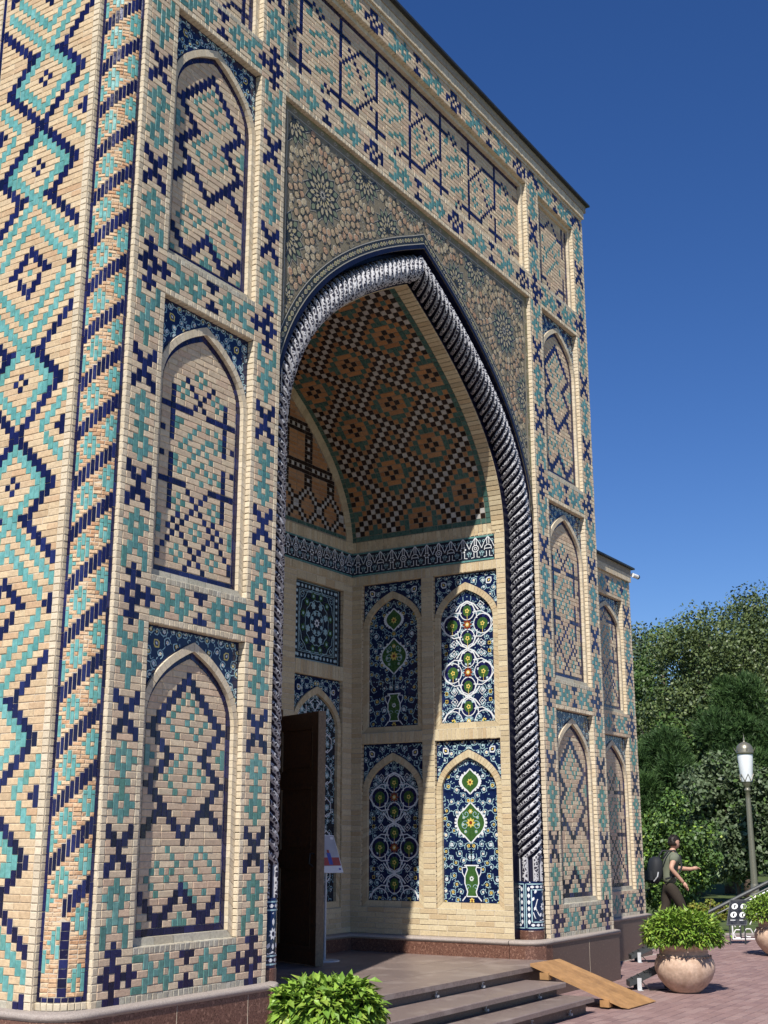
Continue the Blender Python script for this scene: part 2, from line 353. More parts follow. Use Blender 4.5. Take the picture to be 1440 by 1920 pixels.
def reveals(f, u0, u1, v0, v1, dep, dv, k='l', sides='LRTB'):
    out = []
    if 'R' in sides:
        g = Frame(f(u1, 0, 0), -f.N, f.V, -f.U); n = round((v1 - v0) / dv)
        for i in range(n): out.append(Piece(g, -.004, v0 + i * (v1 - v0) / n, dep + .004, (v1 - v0) / n, k, -.004))
    if 'L' in sides:
        g = Frame(f(u0, 0, 0), f.N, f.V, f.U); n = round((v1 - v0) / dv)
        for i in range(n): out.append(Piece(g, -dep, v0 + i * (v1 - v0) / n, dep + .004, (v1 - v0) / n, k, -.004, False))
    n = round((u1 - u0) / (dv * 1.05))
    if 'T' in sides:
        g = Frame(f(0, v1, 0), f.U, -f.N, -f.V)
        for i in range(n): out.append(Piece(g, u0 + i * (u1 - u0) / n, -.004, (u1 - u0) / n, dep + .004, k, -.004))
    if 'B' in sides:
        g = Frame(f(0, v0, 0), f.U, f.N, f.V)
        for i in range(n // 2): out.append(Piece(g, u0 + i * (u1 - u0) / (n // 2), -dep, (u1 - u0) / (n // 2), dep + .004, 'g', -.004))
    return out

# ---------------------------------------------------------------- painted majolica drawing
class Art:
    def __init__(s, f, d, clip=None, mirror=None): s.mb = MB(); s.f = f; s.d = d; s.clip = clip; s.mir = mirror; s.lay = 0; s.seq = 0
    def P(s, u, v): return s.f(u, v, s.d + s.lay * .0008 + (s.seq % 30) * .000025)
    def _poly(s, pts, m):
        s.mb.face([s.P(*p) for p in pts], m)
    def fillp(s, pts, m, nomir=False):
        if s.clip and not all(s.clip(*p) for p in pts): return
        s.seq += 1
        c = (sum(p[0] for p in pts) / len(pts), sum(p[1] for p in pts) / len(pts))
        for a, b in zip(pts, pts[1:] + pts[:1]): s._poly([c, a, b], m)
        if s.mir is not None and not nomir and abs(c[0] - s.mir) > 1e-4:
            s.seq += 1
            q = [(2 * s.mir - x, y) for x, y in reversed(pts)]
            c = (2 * s.mir - c[0], c[1])
            for a, b in zip(q, q[1:] + q[:1]): s._poly([c, a, b], m)
    def stroke(s, pts, w, m, closed=False, nomir=False, taper=False):
        if closed: pts = pts + pts[:1]
        s.seq += 1
        n = len(pts)
        L = []; Rr = []; okk = []
        for i in range(n):
            a = pts[max(i - 1, 0)]; b = pts[min(i + 1, n - 1)]
            if closed and i in (0, n - 1): a = pts[-2]; b = pts[1]
            dx, dy = b[0] - a[0], b[1] - a[1]; l = sqrt(dx * dx + dy * dy) or 1e-9
            ww = w / 2 * (1 if not taper else (1 - .75 * i / (n - 1)))
            nx, ny = -dy / l * ww, dx / l * ww
            L.append((pts[i][0] + nx, pts[i][1] + ny)); Rr.append((pts[i][0] - nx, pts[i][1] - ny))
            okk.append((not s.clip) or s.clip(*pts[i]))
        for i in range(n - 1):
            if okk[i] and okk[i + 1]:
                q = [Rr[i], Rr[i + 1], L[i + 1], L[i]]; s._poly(q, m)
                if s.mir is not None and not nomir: s._poly([(2 * s.mir - x, y) for x, y in reversed(q)], m)
    def disc(s, c, r, m, n=8, nomir=False): s.fillp([(c[0] + r * cos(2 * pi * k / n), c[1] + r * sin(2 * pi * k / n)) for k in range(n)], m, nomir)
    def petal(s, c, a, l, w, m):
        pts = [(0, 0), (.3, .42), (.65, .5), (1, 0), (.65, -.5), (.3, -.42)]
        s.fillp([(c[0] + (x * l) * cos(a) - (y * w) * sin(a), c[1] + (x * l) * sin(a) + (y * w) * cos(a)) for x, y in pts], m)
    def flower(s, c, r, m1, m2, n=6):
        a0 = R.random() * 6; mr = s.mir
        if mr is not None and abs(c[0] - mr) < 1e-3: s.mir = None
        for k in range(n): s.petal(c, a0 + 2 * pi * k / n, r, r * 3.4 / n, m1)
        s.lay += 1; s.disc(c, r * .36, m2); s.lay -= 1; s.mir = mr
    def palmette(s, c, a, r, m1, m2, m3):
        s.petal((c[0] - r * .5 * cos(a), c[1] - r * .5 * sin(a)), a, r * 1.6, r * 1.3, m1); s.lay += 1
        s.petal((c[0] - r * .25 * cos(a), c[1] - r * .25 * sin(a)), a, r * 1.05, r * .8, m2); s.lay += 1
        s.petal((c[0] - r * .05 * cos(a), c[1] - r * .05 * sin(a)), a, r * .6, r * .35, m3); s.lay -= 2
    def spiral(s, c, r, a0, turns, w, m, leaf=None, sgn=1):
        n = int(10 * turns) + 4; pts = []
        for i in range(n + 1):
            t = i / n; rr = r * (1 - .82 * t); a = a0 + sgn * 2 * pi * turns * t
            pts.append((c[0] + rr * cos(a), c[1] + rr * sin(a)))
        s.stroke(pts, w, m)
        if leaf:
            for i in range(2, n - 2, 3):
                dx, dy = pts[i + 1][0] - pts[i][0], pts[i + 1][1] - pts[i][1]
                s.petal(pts[i], atan2(dy, dx) - sgn * .9, r * .34, r * .17, leaf)
        return pts[-1]
    def scrolls(s, u0, u1, v0, v1, r, w, stem, leaf, flowers, avoid=None, dens=1.0):
        """fill a field with spiralling stems, leaves and small flowers"""
        cs = []; tries = 0
        while tries < 500 * dens:
            tries += 1; c = (R.uniform(u0, u1), R.uniform(v0, v1)); rr = r * R.uniform(.75, 1.2)
            if s.clip and not s.clip(*c): continue
            if avoid and avoid(c[0], c[1], rr * .8): continue
            if any((c[0] - q[0]) ** 2 + (c[1] - q[1]) ** 2 < (.92 * (rr + q[2])) ** 2 for q in cs): continue
            cs.append((c[0], c[1], rr))
        for i, (x, y, rr) in enumerate(cs):
            e = s.spiral((x, y), rr, R.random() * 6.3, R.uniform(1.0, 1.5), w, stem, leaf, R.choice((-1, 1)))
            m1, m2 = flowers[R.randrange(len(flowers))]; s.lay += 1
            s.flower(e, rr * R.uniform(.36, .5), m1, m2, R.choice((5, 6, 8))); s.lay -= 1
            near = sorted(cs, key=lambda q: (q[0] - x) ** 2 + (q[1] - y) ** 2)[1:3]
            for q in near:
                mx, my = (x + q[0]) / 2 + R.uniform(-.3, .3) * rr, (y + q[1]) / 2 + R.uniform(-.3, .3) * rr
                dx, dy = q[0] - x, q[1] - y; l = sqrt(dx * dx + dy * dy)
                pts = [(x + dx / l * rr, y + dy / l * rr), (mx, my), (q[0] - dx / l * q[2], q[1] - dy / l * q[2])]
                s.stroke(pts, w, stem)
        for _ in range(int(len(cs) * 2.2)):
            c = (R.uniform(u0, u1), R.uniform(v0, v1))
            if avoid and avoid(c[0], c[1], r * .2): continue
            if any((c[0] - q[0]) ** 2 + (c[1] - q[1]) ** 2 < (q[2] * .95) ** 2 for q in cs): continue
            s.petal(c, R.random() * 6.3, r * .42, r * .22, leaf)
    def build(s, name, parent): return tag(s.mb.build(name, parent))

def bez(p0, p1, p2, p3, n):
    out = []
    for i in range(n + 1):
        t = i / n; a = 1 - t
        out.append((a ** 3 * p0[0] + 3 * a * a * t * p1[0] + 3 * a * t * t * p2[0] + t ** 3 * p3[0], a ** 3 * p0[1] + 3 * a * a * t * p1[1] + 3 * a * t * t * p2[1] + t ** 3 * p3[1]))
    return out

def arch_outline(uc, hw, v0, vs, va, inset, n=14):
    """left bottom -> apex -> right bottom"""
    w = hw - inset; a = va - inset * 1.25; b = v0 + inset
    cv = bez((w, vs), (w * .97, vs + (a - vs) * .50), (w * .50, vs + (a - vs) * .80), (0, a), n)
    left = [(uc - w, b)] + [(uc - x, y) for x, y in cv]
    return left + [(uc + x, y) for x, y in reversed(cv[:-1])] + [(uc + w, b)], left
def resample(pts, step):
    out = [pts[0]]; 
    for a, b in zip(pts, pts[1:]):
        l = sqrt((a[0] - b[0]) ** 2 + (a[1] - b[1]) ** 2); n = max(1, round(l / step))
        for i in range(1, n + 1): out.append((a[0] + (b[0] - a[0]) * i / n, a[1] + (b[1] - a[1]) * i / n))
    return out

def voussoirs(f, oa, ob, step, d0, d1, m, mb, seg=None):
    """blocks between two matched outlines oa (outer) and ob (inner), front at d0, back at d1"""
    n = len(oa)
    k = 0
    for i in range(n - 1):
        l = sqrt((oa[i][0] - oa[i + 1][0]) ** 2 + (oa[i][1] - oa[i + 1][1]) ** 2); c = max(1, round(l / step))
        for j in range(c):
            t0, t1 = j / c, (j + 1) / c; g = .022 if c * 1.0 and True else 0
            t0 += .0016 / max(l, .01); t1 -= .0016 / max(l, .01)
            L = lambda p, q, t: (p[0] + (q[0] - p[0]) * t, p[1] + (q[1] - p[1]) * t)
            a0, a1, b0, b1 = L(oa[i], oa[i + 1], t0), L(oa[i], oa[i + 1], t1), L(ob[i], ob[i + 1], t0), L(ob[i], ob[i + 1], t1)
            dj = d0 + R.uniform(-.0012, .0012)
            vs = [f(*a0, dj), f(*a1, dj), f(*b1, dj), f(*b0, dj), f(*a0, d1), f(*a1, d1), f(*b1, d1), f(*b0, d1)]
            mb.raw(vs, [(0, 3, 2, 1), (0, 1, 5, 4), (1, 2, 6, 5), (2, 3, 7, 6), (3, 0, 4, 7)], m)
def insidearch(left, uc):
    """test function from the left half outline"""
    def ok(u, v):
        x = uc - abs(u - uc)
        if v < left[0][1]: return False
        for a, b in zip(left, left[1:]):
            if a[1] <= v <= b[1]:
                t = (v - a[1]) / max(b[1] - a[1], 1e-6); return x >= a[0] + (b[0] - a[0]) * t
        return False
    return ok
# ---------------------------------------------------------------- the portal: dimensions (metres)
DU = 0.05357; DV = 0.05127; X0 = 6.25; Z0 = 0.586; YF = 6.20; XC = X0 + 84 * DU; XE = X0 + 168 * DU
FRONT = Frame((0, YF, 0), (1, 0, 0), (0, 0, 1), (0, -1, 0))
def colx(c): return X0 + c * DU
def rowz(r): return Z0 + r * DV

portal = tag(empty('tiled_portal', (XC, YF, 0)), 'tall buff brick portal covered in navy and turquoise tile patterns with a deep pointed arch', 'building')

def sub(parent, name, loc=None):
    """a part (plain empty) under the portal"""
    return empty(name, (0, 0, 0), parent)
portal.location = (0, 0, 0)

def motif():
    t = []
    def s(c, a, b, k):
        t.append((c, a, b, k))
        if c != 2: t.append((4 - c, a, b, k))
    # navy cross at the band
    s(2, 0, 2, 'N'); s(1, 2, 4, 'N'); s(0, 3, 3, 'N'); s(2, 4, 6, 'N'); s(1, 6, 6, 'N'); s(2, 7, 7, 'N'); s(1, 0, 0, 'N')
    s(0, 7, 9, 'T'); s(1, 9, 10, 'T'); s(2, 10, 12, 'T'); s(1, 12, 14, 'T'); s(0, 13, 13, 'T'); s(2, 14, 15, 'T')
    s(0, 16, 17, 'N'); s(1, 17, 18, 'N'); s(2, 18, 20, 'N'); s(1, 20, 21, 'N'); s(0, 21, 22, 'N')
    s(2, 23, 24, 'T'); s(1, 24, 26, 'T'); s(0, 25, 25, 'T'); s(2, 26, 28, 'T'); s(1, 28, 28, 'T'); s(2, 29, 30, 'T'); s(1, 30, 32, 'T'); s(0, 31, 31, 'T'); s(2, 32, 33, 'T')
    s(0, 34, 35, 'N'); s(1, 35, 36, 'N'); s(2, 36, 38, 'N'); s(1, 38, 39, 'N'); s(0, 39, 40, 'N')
    s(2, 41, 43, 'T'); s(1, 43, 45, 'T'); s(0, 44, 44, 'T'); s(2, 45, 47, 'T'); s(1, 47, 48, 'T'); s(0, 48, 50, 'T'); s(2, 50, 50, 'N')
    return t
def band():
    t = []
    def s(c, a, b, k, c1=None):
        c1 = c if c1 is None else c1
        t.append((c, a, b, k, c1))
        if c != 17: t.append((34 - c1, a, b, k, 34 - c))
    s(6, 2, 4, 'N'); s(5, 3, 3, 'N'); s(7, 3, 3, 'N')
    s(7, 5, 5, 'T', 8); s(7, 1, 1, 'T', 8); s(9, 4, 5, 'T'); s(9, 1, 2, 'T'); s(10, 2, 4, 'T'); s(11, 3, 3, 'T'); s(12, 2, 4, 'T')
    s(13, 4, 5, 'T'); s(13, 1, 2, 'T'); s(14, 2, 4, 'T'); s(15, 3, 3, 'T')
    s(17, 4, 5, 'N'); s(17, 1, 2, 'N'); s(16, 5, 5, 'N'); s(16, 1, 1, 'N')
    return t
MOT = motif(); BAND = band()

def centre_band(h):
    """pattern of the long bands over the arch; h = 7 or 5 rows"""
    t = []; o = 1 if h == 7 else 0
    def hx(c):      # navy group 7 wide
        for a, b, k in ((0, 1, 2), (2, 0, 1), (2, 3, 4), (4, 0, 1), (4, 3, 4), (6, 1, 3)): t.append((c + a, b + o, k + o, 'N'))
        for a, b in ((1, 2), (3, 2), (5, 2), (3, 0), (3, 4)): t.append((c + a, b + o, b + o, 'N'))
    def tq(c):      # turquoise group 9 wide
        t.append((c, 0 + o, 0 + o, 'T', c + 1)); t.append((c, 4 + o, 4 + o, 'T', c + 1))
        for a, b, k in ((2, 0, 1), (2, 3, 4), (3, 1, 3), (5, 1, 3), (6, 3, 4), (6, 0, 1), (7, 1, 3)): t.append((c + a, b + o, k + o, 'T'))
        for a, b in ((4, 2), (8, 2)): t.append((c + a, b + o, b + o, 'T'))
    def tt(c):
        for a, b, k in ((1, 0, 1), (1, 3, 4)): t.append((c + a, b + o, k + o, 'N'))
        for a, b in ((0, 0), (2, 0), (0, 4), (2, 4)): t.append((c + a, b + o, b + o, 'N'))
    c = 1
    while c < 96:
        tq(c); c += 10; tt(c); c += 4; tq(c); c += 10; hx(c); c += 9
    return t

# ---------------------------------------------------------------- niche panel patterns (17 columns, rows from the bottom navy line)
def pat_diamond(H, shift=0, kind='N'):
    """long diamonds of stepped navy tiles with small turquoise pieces between (lowest and third niches)"""
    t = []
    def s(c, a, b, k):
        t.append((c, a, b, k))
        if c != 8: t.append((16 - c, a, b, k))
    for i, r in enumerate((4, 3, 2, 1)): s(i, r, r + 1, 'N')
    for c, r in ((4, 1), (5, 2), (6, 3), (7, 4), (8, 5)): s(c, r, r + 1, 'N')
    s(8, 1, 2, 'T'); s(7, 1, 1, 'T'); s(0, 1, 1, 'T')
    for c, r in ((8, 12), (7, 13), (6, 14), (5, 15), (4, 16)): s(c, r, r + 1, 'N')
    s(3, 16, 18, 'N'); s(2, 15, 16, 'N'); s(1, 14, 15, 'N'); s(0, 13, 14, 'N')
    s(2, 18, 19, 'N'); s(1, 19, 21, 'N'); s(0, 20, 20, 'N'); s(2, 21, 22, 'N'); s(3, 22, 23, 'N'); s(4, 23, 25, 'N'); s(5, 24, 24, 'N')
    s(3, 25, 26, 'N'); s(2, 26, 27, 'N'); s(1, 27, 29, 'N'); s(0, 28, 28, 'N')
    for c, r in ((2, 29), (3, 30), (4, 31), (5, 32), (6, 33), (7, 34), (8, 35)): s(c, r, r + 1, 'N')
    s(0, 23, 25, 'T'); s(1, 24, 24, 'T')
    for r, cs in {33: (8,), 32: (7, 9), 31: (6, 10), 30: (5, 9), 29: (4, 8, 12), 28: (5, 9, 11), 27: (6, 10), 25: (8,), 24: (7,), 23: (6, 9), 22: (5, 9, 11), 21: (4, 8, 12), 20: (5, 11), 19: (6, 9), 18: (8,),
                  11: (5, 12), 10: (6, 11, 13), 9: (3, 7, 10, 14), 8: (2, 4, 6, 11, 15), 7: (1, 5, 8, 12, 16), 6: (2, 9), 5: (3, 10, 13), 4: (11,)}.items():
        for c in cs: t.append((c, r, r, 'T'))
    return t
def pat_lattice(H):
    """navy grid lines and crossed squares (second niche)"""
    t = []
    def c1(c, r, k='N'): t.append((c, r, r, k))
    def s(c, r, k='N'):
        c1(c, r, k)
        if c != 8: c1(16 - c, r, k)
    for r in range(21, 30): s(2, r)
    for r in range(10, 19): s(2, r)
    for c in range(0, 6): s(c, 26); s(c, 14)
    s(0, 22); s(0, 18)
    for i, (a, b) in enumerate(((6, 26), (7, 27), (8, 28), (7, 29), (6, 30), (5, 31))): s(a, b)
    for a, b in ((6, 13), (7, 12), (8, 11), (7, 10), (6, 9), (5, 8), (4, 7), (3, 6), (2, 5), (4, 9), (3, 8), (5, 6), (6, 5), (7, 4), (8, 3), (7, 2), (6, 1), (2, 7), (1, 4), (9, 2)): s(a, b)
    for cc, rr in ((12, 29), (4, 29), (8, 32), (4, 11), (12, 11), (8, 7), (4, 3), (12, 3)):
        for a, b in ((0, 1), (0, -1), (1, 0), (-1, 0)): c1(cc + a, rr + b, 'T')
    for r in (3, 4, 2): s(0, r) if r < 4 else s(1, r)
    for a, b in ((3, 23), (3, 24), (4, 24), (8, 24), (7, 23), (6, 22), (5, 21), (4, 20), (9, 21), (10, 22), (10, 20), (11, 19), (12, 21), (12, 24), (13, 23), (13, 22), (8, 20), (7, 19), (6, 18), (9, 18), (8, 17), (10, 17), (5, 17), (4, 16), (3, 17), (3, 18), (12, 17), (13, 16), (11, 16), (9, 15), (7, 16), (10, 24), (6, 20), (11, 22)): c1(a, b, 'T')
    for r in (6, 7, 8): t.append((0, r, r, 'T')); t.append((16, r, r, 'T'))
    return t
def pat_wide(W, H):
    """the long panel under the cornice: bars, crossed hexagons and fields of small turquoise pieces"""
    t = []
    def c1(c, r, k='N'):
        if 0 <= c < W and 0 <= r < H: t.append((c, r, r, k))
    for c in range(W): c1(c, H - 1)
    n = 0; x = -7
    while x < W + 13:
        for r in range(H - 10, H): c1(x, r)
        for r in range(0, 9): c1(x, r)
        for c in range(x - 3, x + 4): c1(c, H - 5); c1(c, 4)
        x1 = x + 13
        if n % 2 == 0:
            for i in range(8): c1(x + i, H - 12 + i); c1(x1 - i, H - 13 - i + 1)
            for c in range(x + 7, x1): c1(c, H - 5)
            for c in range(x, x1 - 6): c1(c, 4)
            for i in range(9): c1(x + 3 + i, H - 7 - i - (1 if i > 4 else 0))
            for r in range(8, H - 11): c1(x, r)
            for r in range(H - 13, H - 9): c1(x1, r)
            for q, w in ((3, 8), (9, 16), (10, 12), (3, 12), (6, 6)):
                for a, b in ((0, 1), (0, -1), (1, 0), (-1, 0)): c1(x + q + a, w + b, 'T')
        else:
            for i in range(4): c1(x + 4 + i, H - 4 - (i if i < 3 else 1)); c1(x1 - 4 - i, 3 + (i if i < 2 else 1 - i))
            for i in range(6): c1(x + 3 + i, 13 + i // 2, 'T'); c1(x + 5 + i, 6 + i // 2, 'T')
            for i in range(3): c1(x + 5 + i, 9 + i, 'T'); c1(x + 8 + i, 11 + i, 'T'); c1(x + 7 + i, 17 - i, 'T')
            for q, w in ((2, 17), (3, 18), (3, 17), (10, 6), (10, 7), (11, 7), (3, 9), (2, 8), (11, 15), (10, 16), (6, 20), (7, 3), (9, 14), (4, 11)): c1(x + q, w, 'T')
        x = x1; n += 1
    return t

def majolica_tiles(f, u0, u1, v0, v1, d, m, parent, size=.215, inside=None):
    nu = max(1, round((u1 - u0) / size)); nv = max(1, round((v1 - v0) / size)); du = (u1 - u0) / nu; dv = (v1 - v0) / nv
    for i in range(nu):
        for j in range(nv):
            a, b, c, e = u0 + i * du + .001, u0 + (i + 1) * du - .001, v0 + j * dv + .001, v0 + (j + 1) * dv - .001
            if inside and not any(inside(x, y) for x in (a, (a + b) / 2, b) for y in (c, (c + e) / 2, e)): continue
            mb = MB(); g = .0018
            mb.raw([f(a + g, c + g, d), f(b - g, c + g, d), f(b - g, e - g, d), f(a + g, e - g, d), f(a, c, d - .006), f(b, c, d - .006), f(b, e, d - .006), f(a, e, d - .006)],
                   [(0, 1, 2, 3), (4, 5, 1, 0), (5, 6, 2, 1), (6, 7, 3, 2), (7, 4, 0, 3)], m)
            mb.build('tile', parent, origin=tuple(f((a + b) / 2, (c + e) / 2, d)))

def arched(f, u0, v0, w, h, parent, name, label=None, vs=.70, top=.075, sill=.055, fw=.055, frame_m='light_brick', dep=(.04, .06, .085), spand='navy_tile_glaze', flowers=None, sp_scale=1.0, stem='pale_blue_paint', edge=True, rev=True, rk='l'):
    """a rectangular recess with an arched frame inside it; returns the part, the inner outline and a clip function"""
    p = empty(name, (0, 0, 0), parent)
    if label: p['label'] = label
    uc = u0 + w / 2; hw = w / 2 - .003
    va = v0 + h - top; vsp = v0 + h * vs
    oo, lo = arch_outline(uc, hw, v0 + .001, vsp, va, 0)
    oi, li = arch_outline(uc, hw, v0 + .001, vsp, va, fw)
    mb = MB(); voussoirs(f, oo, oi, .055, -dep[0], -dep[2] - .02, frame_m, mb)
    # sill course along the foot
    n = max(2, round((w - 2 * fw) / .22))
    for i in range(n):
        a, b = u0 + fw + i * (w - 2 * fw) / n + .0015, u0 + fw + (i + 1) * (w - 2 * fw) / n - .0015
        a_, b_ = (u0 + .001 if i == 0 else a), (u0 + w - .001 if i == n - 1 else b)
        mb.raw([f(a_, v0, -dep[0]), f(b_, v0, -dep[0]), f(b, v0 + fw, -dep[0] - .004), f(a, v0 + fw, -dep[0] - .004), f(a, v0 + fw, -dep[2] - .01), f(b, v0 + fw, -dep[2] - .01)], [(0, 1, 2, 3), (3, 2, 5, 4)], 'grey_brick' if frame_m == 'light_brick' else frame_m)
    mb.build('arch_frame', p)
    # spandrel plate
    sp = MB(); d = -dep[1]; tp = v0 + h
    arc = [q for q in oo if q[1] >= vsp - 1e-6]
    for a, b in zip(arc, arc[1:]): sp.face([f(a[0], a[1] - .02, d), f(b[0], b[1] - .02, d), f(b[0], tp, d), f(a[0], tp, d)], spand, .5)
    sp.build('spandrel_plate', p)
    okin = insidearch(lo, uc)
    if flowers:
        def clip(u, v): return u0 + .012 < u < u0 + w - .012 and vsp - .05 < v < tp - .012 and not okin(u, v) and not okin(u, v - .012)
        A = Art(f, d + .001, clip, uc)
        A.stroke([(u0 + .006, vsp), (u0 + .006, tp - .006), (uc, tp - .006)], .006, stem) if False else None
        cx = u0 + w * .13; cy = tp - h * .045 - .02
        A.palmette((cx, cy), -.8, .052 * sp_scale, flowers[0][0], spand, flowers[0][1])
        A.lay = 2
        def av(x, y, r): return (x - cx) ** 2 + (y - cy) ** 2 < (.05 * sp_scale + r * .6) ** 2
        A.scrolls(u0, uc, vsp, tp, .040 * sp_scale, .0085, stem, stem, flowers, av, 1.5)
        A.build('spandrel_scrolls', p)
    if rev:
        lay(reveals(f, u0, u0 + w, v0, v0 + h, dep[1] + .01, DV, rk), p, 0)
    return p, uc, oi, li, insidearch(li, uc)

def brick_niche(f, u0, v0, w, h, parent, pat, name, label, single):
    p, uc, oi, li, ok = arched(f, u0, v0, w, h, parent, name, label, flowers=[('yellow_paint', 'white_paint'), ('white_paint', 'yellow_paint'), ('white_paint', 'pale_blue_paint')])
    D = -.085; fw = .055; pw = w - 2 * fw - .006; du = pw / 19; pu = uc - pw / 2; pv = v0 + fw
    bed = MB(); bed.face([f(u0, v0, D - .001), f(u0 + w, v0, D - .001), f(u0 + w, v0 + h, D - .001), f(u0, v0 + h, D - .001)], 'mortar', .5); bed.build('mortar_bed', p)
    H = int((h - fw) / DV)
    okc = lambda c, r: ok(pu + (c + 1.5) * du, min(pv + (r + .1) * DV, v0 + h - .2)) or ok(pu + (c + 1.5) * du, pv + (r + .1) * DV - .08)
    pcs = fill(f, 17, H, [(t[0], t[1] , t[2], t[3]) for t in pat], pu + du, pv, du, DV, 'b', okc, True, d=D)
    # bottom navy line
    pcs = [q for q in pcs if q.v > pv + DV * .5]
    nb = 9
    for i in range(nb): pcs.append(Piece(f, pu + i * pw / nb, pv, pw / nb, DV, 'N', D))
    lay(pcs, p, 300 if single else 0)
    o2, l2 = arch_outline(uc, w / 2 - .003, v0 + .001, v0 + h * .70, v0 + h - .075, fw + .042)
    mb = MB(); voussoirs(f, oi, o2, .105, D + .0085, D - .002, 'navy_glaze', mb); mb.build('navy_edging', p)
    return p

# ---------------------------------------------------------------- facade brickwork
direct = []                                   # pieces that belong to the portal itself
mort = MB()                                   # bed behind them
def bed(f, u0, u1, v0, v1, d=-.0, m='mortar'): mort.face([f(u0, v0, d), f(u1, v0, d), f(u1, v1, d), f(u0, v1, d)], m, .5)
LEVELS = [(7, 50), (58, 101), (109, 152), (160, 184)]
NR = 190
def in_niche(c, r): return 7 <= c <= 27 and any(a <= r <= b for a, b in LEVELS)
def pier(c0):
    tiles = []
    for L in range(4):
        b = 51 * L
        for c, a, e, k in MOT:
            if b + a < NR: tiles.append((c + 1, b + a, b + e, k)); tiles.append((c + 29, b + a, b + e, k))
        for c, a, e, k, c1 in BAND: tiles.append((c, b + a, b + e, k, c1))
    for c, a, e, k, c1 in BAND: tiles.append((c, 184 + a, 184 + e, k, c1))
    def colkind(c, r):
        rb = r % 51
        if c in (0, 34): return 'l'
        if c in (6, 28) and 7 <= rb: return 'l'
        if r == 0: return 'g'
        if 6 < c < 28 and (rb == 6 or rb == 0): return 'g' if rb == 6 else 'l'
        return None
    def ok(c, r): return not in_niche(c, r)
    direct.extend(fill(FRONT, 35, NR, tiles, colx(c0), Z0, DU, DV, 'b', ok, True, colkind))
    u0, u1 = colx(c0), colx(c0 + 35); n0, n1 = colx(c0 + 7), colx(c0 + 28)
    bed(FRONT, u0, n0, Z0, rowz(NR)); bed(FRONT, n1, u1, Z0, rowz(NR))
    prev = 0
    for a, b in LEVELS: bed(FRONT, n0, n1, rowz(prev), rowz(a)); prev = b + 1
    bed(FRONT, n0, n1, rowz(prev), rowz(NR))
pier(0); pier(133)
# long bands over the arch
cb = centre_band(7)
direct.extend(fill(FRONT, 98, 7, [t if len(t) == 5 else t for t in cb], colx(35), rowz(153), DU, DV, 'b', None, True, lambda c, r: 'l' if r in (0, 6) else None))
bed(FRONT, colx(35), colx(133), rowz(153), rowz(160))
cb = centre_band(5)
direct.extend(fill(FRONT, 98, 5, cb, colx(35), rowz(185), DU, DV, 'b', None, True))
bed(FRONT, colx(35), colx(133), rowz(185), rowz(190))

PD = pat_diamond(40); PL = pat_lattice(40)
wh = {0: 'lowest', 1: 'second', 2: 'third'}
for side, c0 in (('left', 0), ('right', 133)):
    for L in range(3):
        a, b = LEVELS[L]
        brick_niche(FRONT, colx(c0 + 7), rowz(a), 21 * DU, rowz(b + 1) - rowz(a), portal, PL if L == 1 else PD, 'arched_niche', '%s arched niche of the %s pier' % (wh[L], side), side == 'left')
    # short square panel at the top
    a, b = LEVELS[3]; u0, w = colx(c0 + 7), 21 * DU; v0, h = rowz(a), rowz(b + 1) - rowz(a)
    p = tag(empty('square_panel', (0, 0, 0), portal), 'square topmost panel of the %s pier' % side)
    m = MB(); D = -.085; m.face([FRONT(u0, v0, D - .001), FRONT(u0 + w, v0, D - .001), FRONT(u0 + w, v0 + h, D - .001), FRONT(u0, v0 + h, D - .001)], 'mortar', .5); m.build('mortar_bed', p)
    m = MB(); g = .055
    for oa, ob in (([(u0, v0), (u0, v0 + h), (u0 + w, v0 + h), (u0 + w, v0)], [(u0 + g, v0 + g), (u0 + g, v0 + h - g), (u0 + w - g, v0 + h - g), (u0 + w - g, v0 + g)]),): voussoirs(FRONT, oa, ob, .055, -.045, -.1, 'light_brick', m)
    m.build('panel_frame', p)
    du = (w - 2 * g) / 19; H = int((h - g) / DV)
    pt = [(0, 0, H - 1, 'N'), (18, 0, H - 1, 'N')] + [(q[0] + 1, q[1], q[2], q[3]) for q in pat_lattice(40) if False]
    for c in range(1, 18):
        if c < 6 or c > 12: pt.append((c, 3, 3, 'N')); pt.append((c, H - 5, H - 5, 'N'))
    for r in list(range(H - 9, H)) + list(range(0, 8)): pt.append((2, r, r, 'N')); pt.append((16, r, r, 'N'))
    for c, r in ((6, 2), (7, 1), (8, 0), (11, 1), (12, 2), (10, 0), (6, H - 4), (7, H - 3), (8, H - 2), (12, H - 4), (11, H - 3), (10, H - 2)): pt.append((c, r, r, 'N'))
    for i in range(-3, 4): pt += [(9 + i, 14 + i, 14 + i, 'T'), (9 + i, 8 + i, 8 + i, 'T'), (9 + i, 14 - abs(i), 14 - abs(i), 'T')]
    for c, r in ((4, 15), (4, 14), (4, 9), (4, 8), (14, 15), (14, 14), (14, 9), (14, 8), (5, 12), (13, 11), (6, 10), (12, 13)): pt.append((c, r, r, 'T'))
    lay(fill(FRONT, 19, H, pt, u0 + g, v0 + g * .5, du, DV, 'b', None, True, d=D), p, 0)
    lay(reveals(FRONT, u0, u0 + w, v0, v0 + h, .055, DV), p, 0)
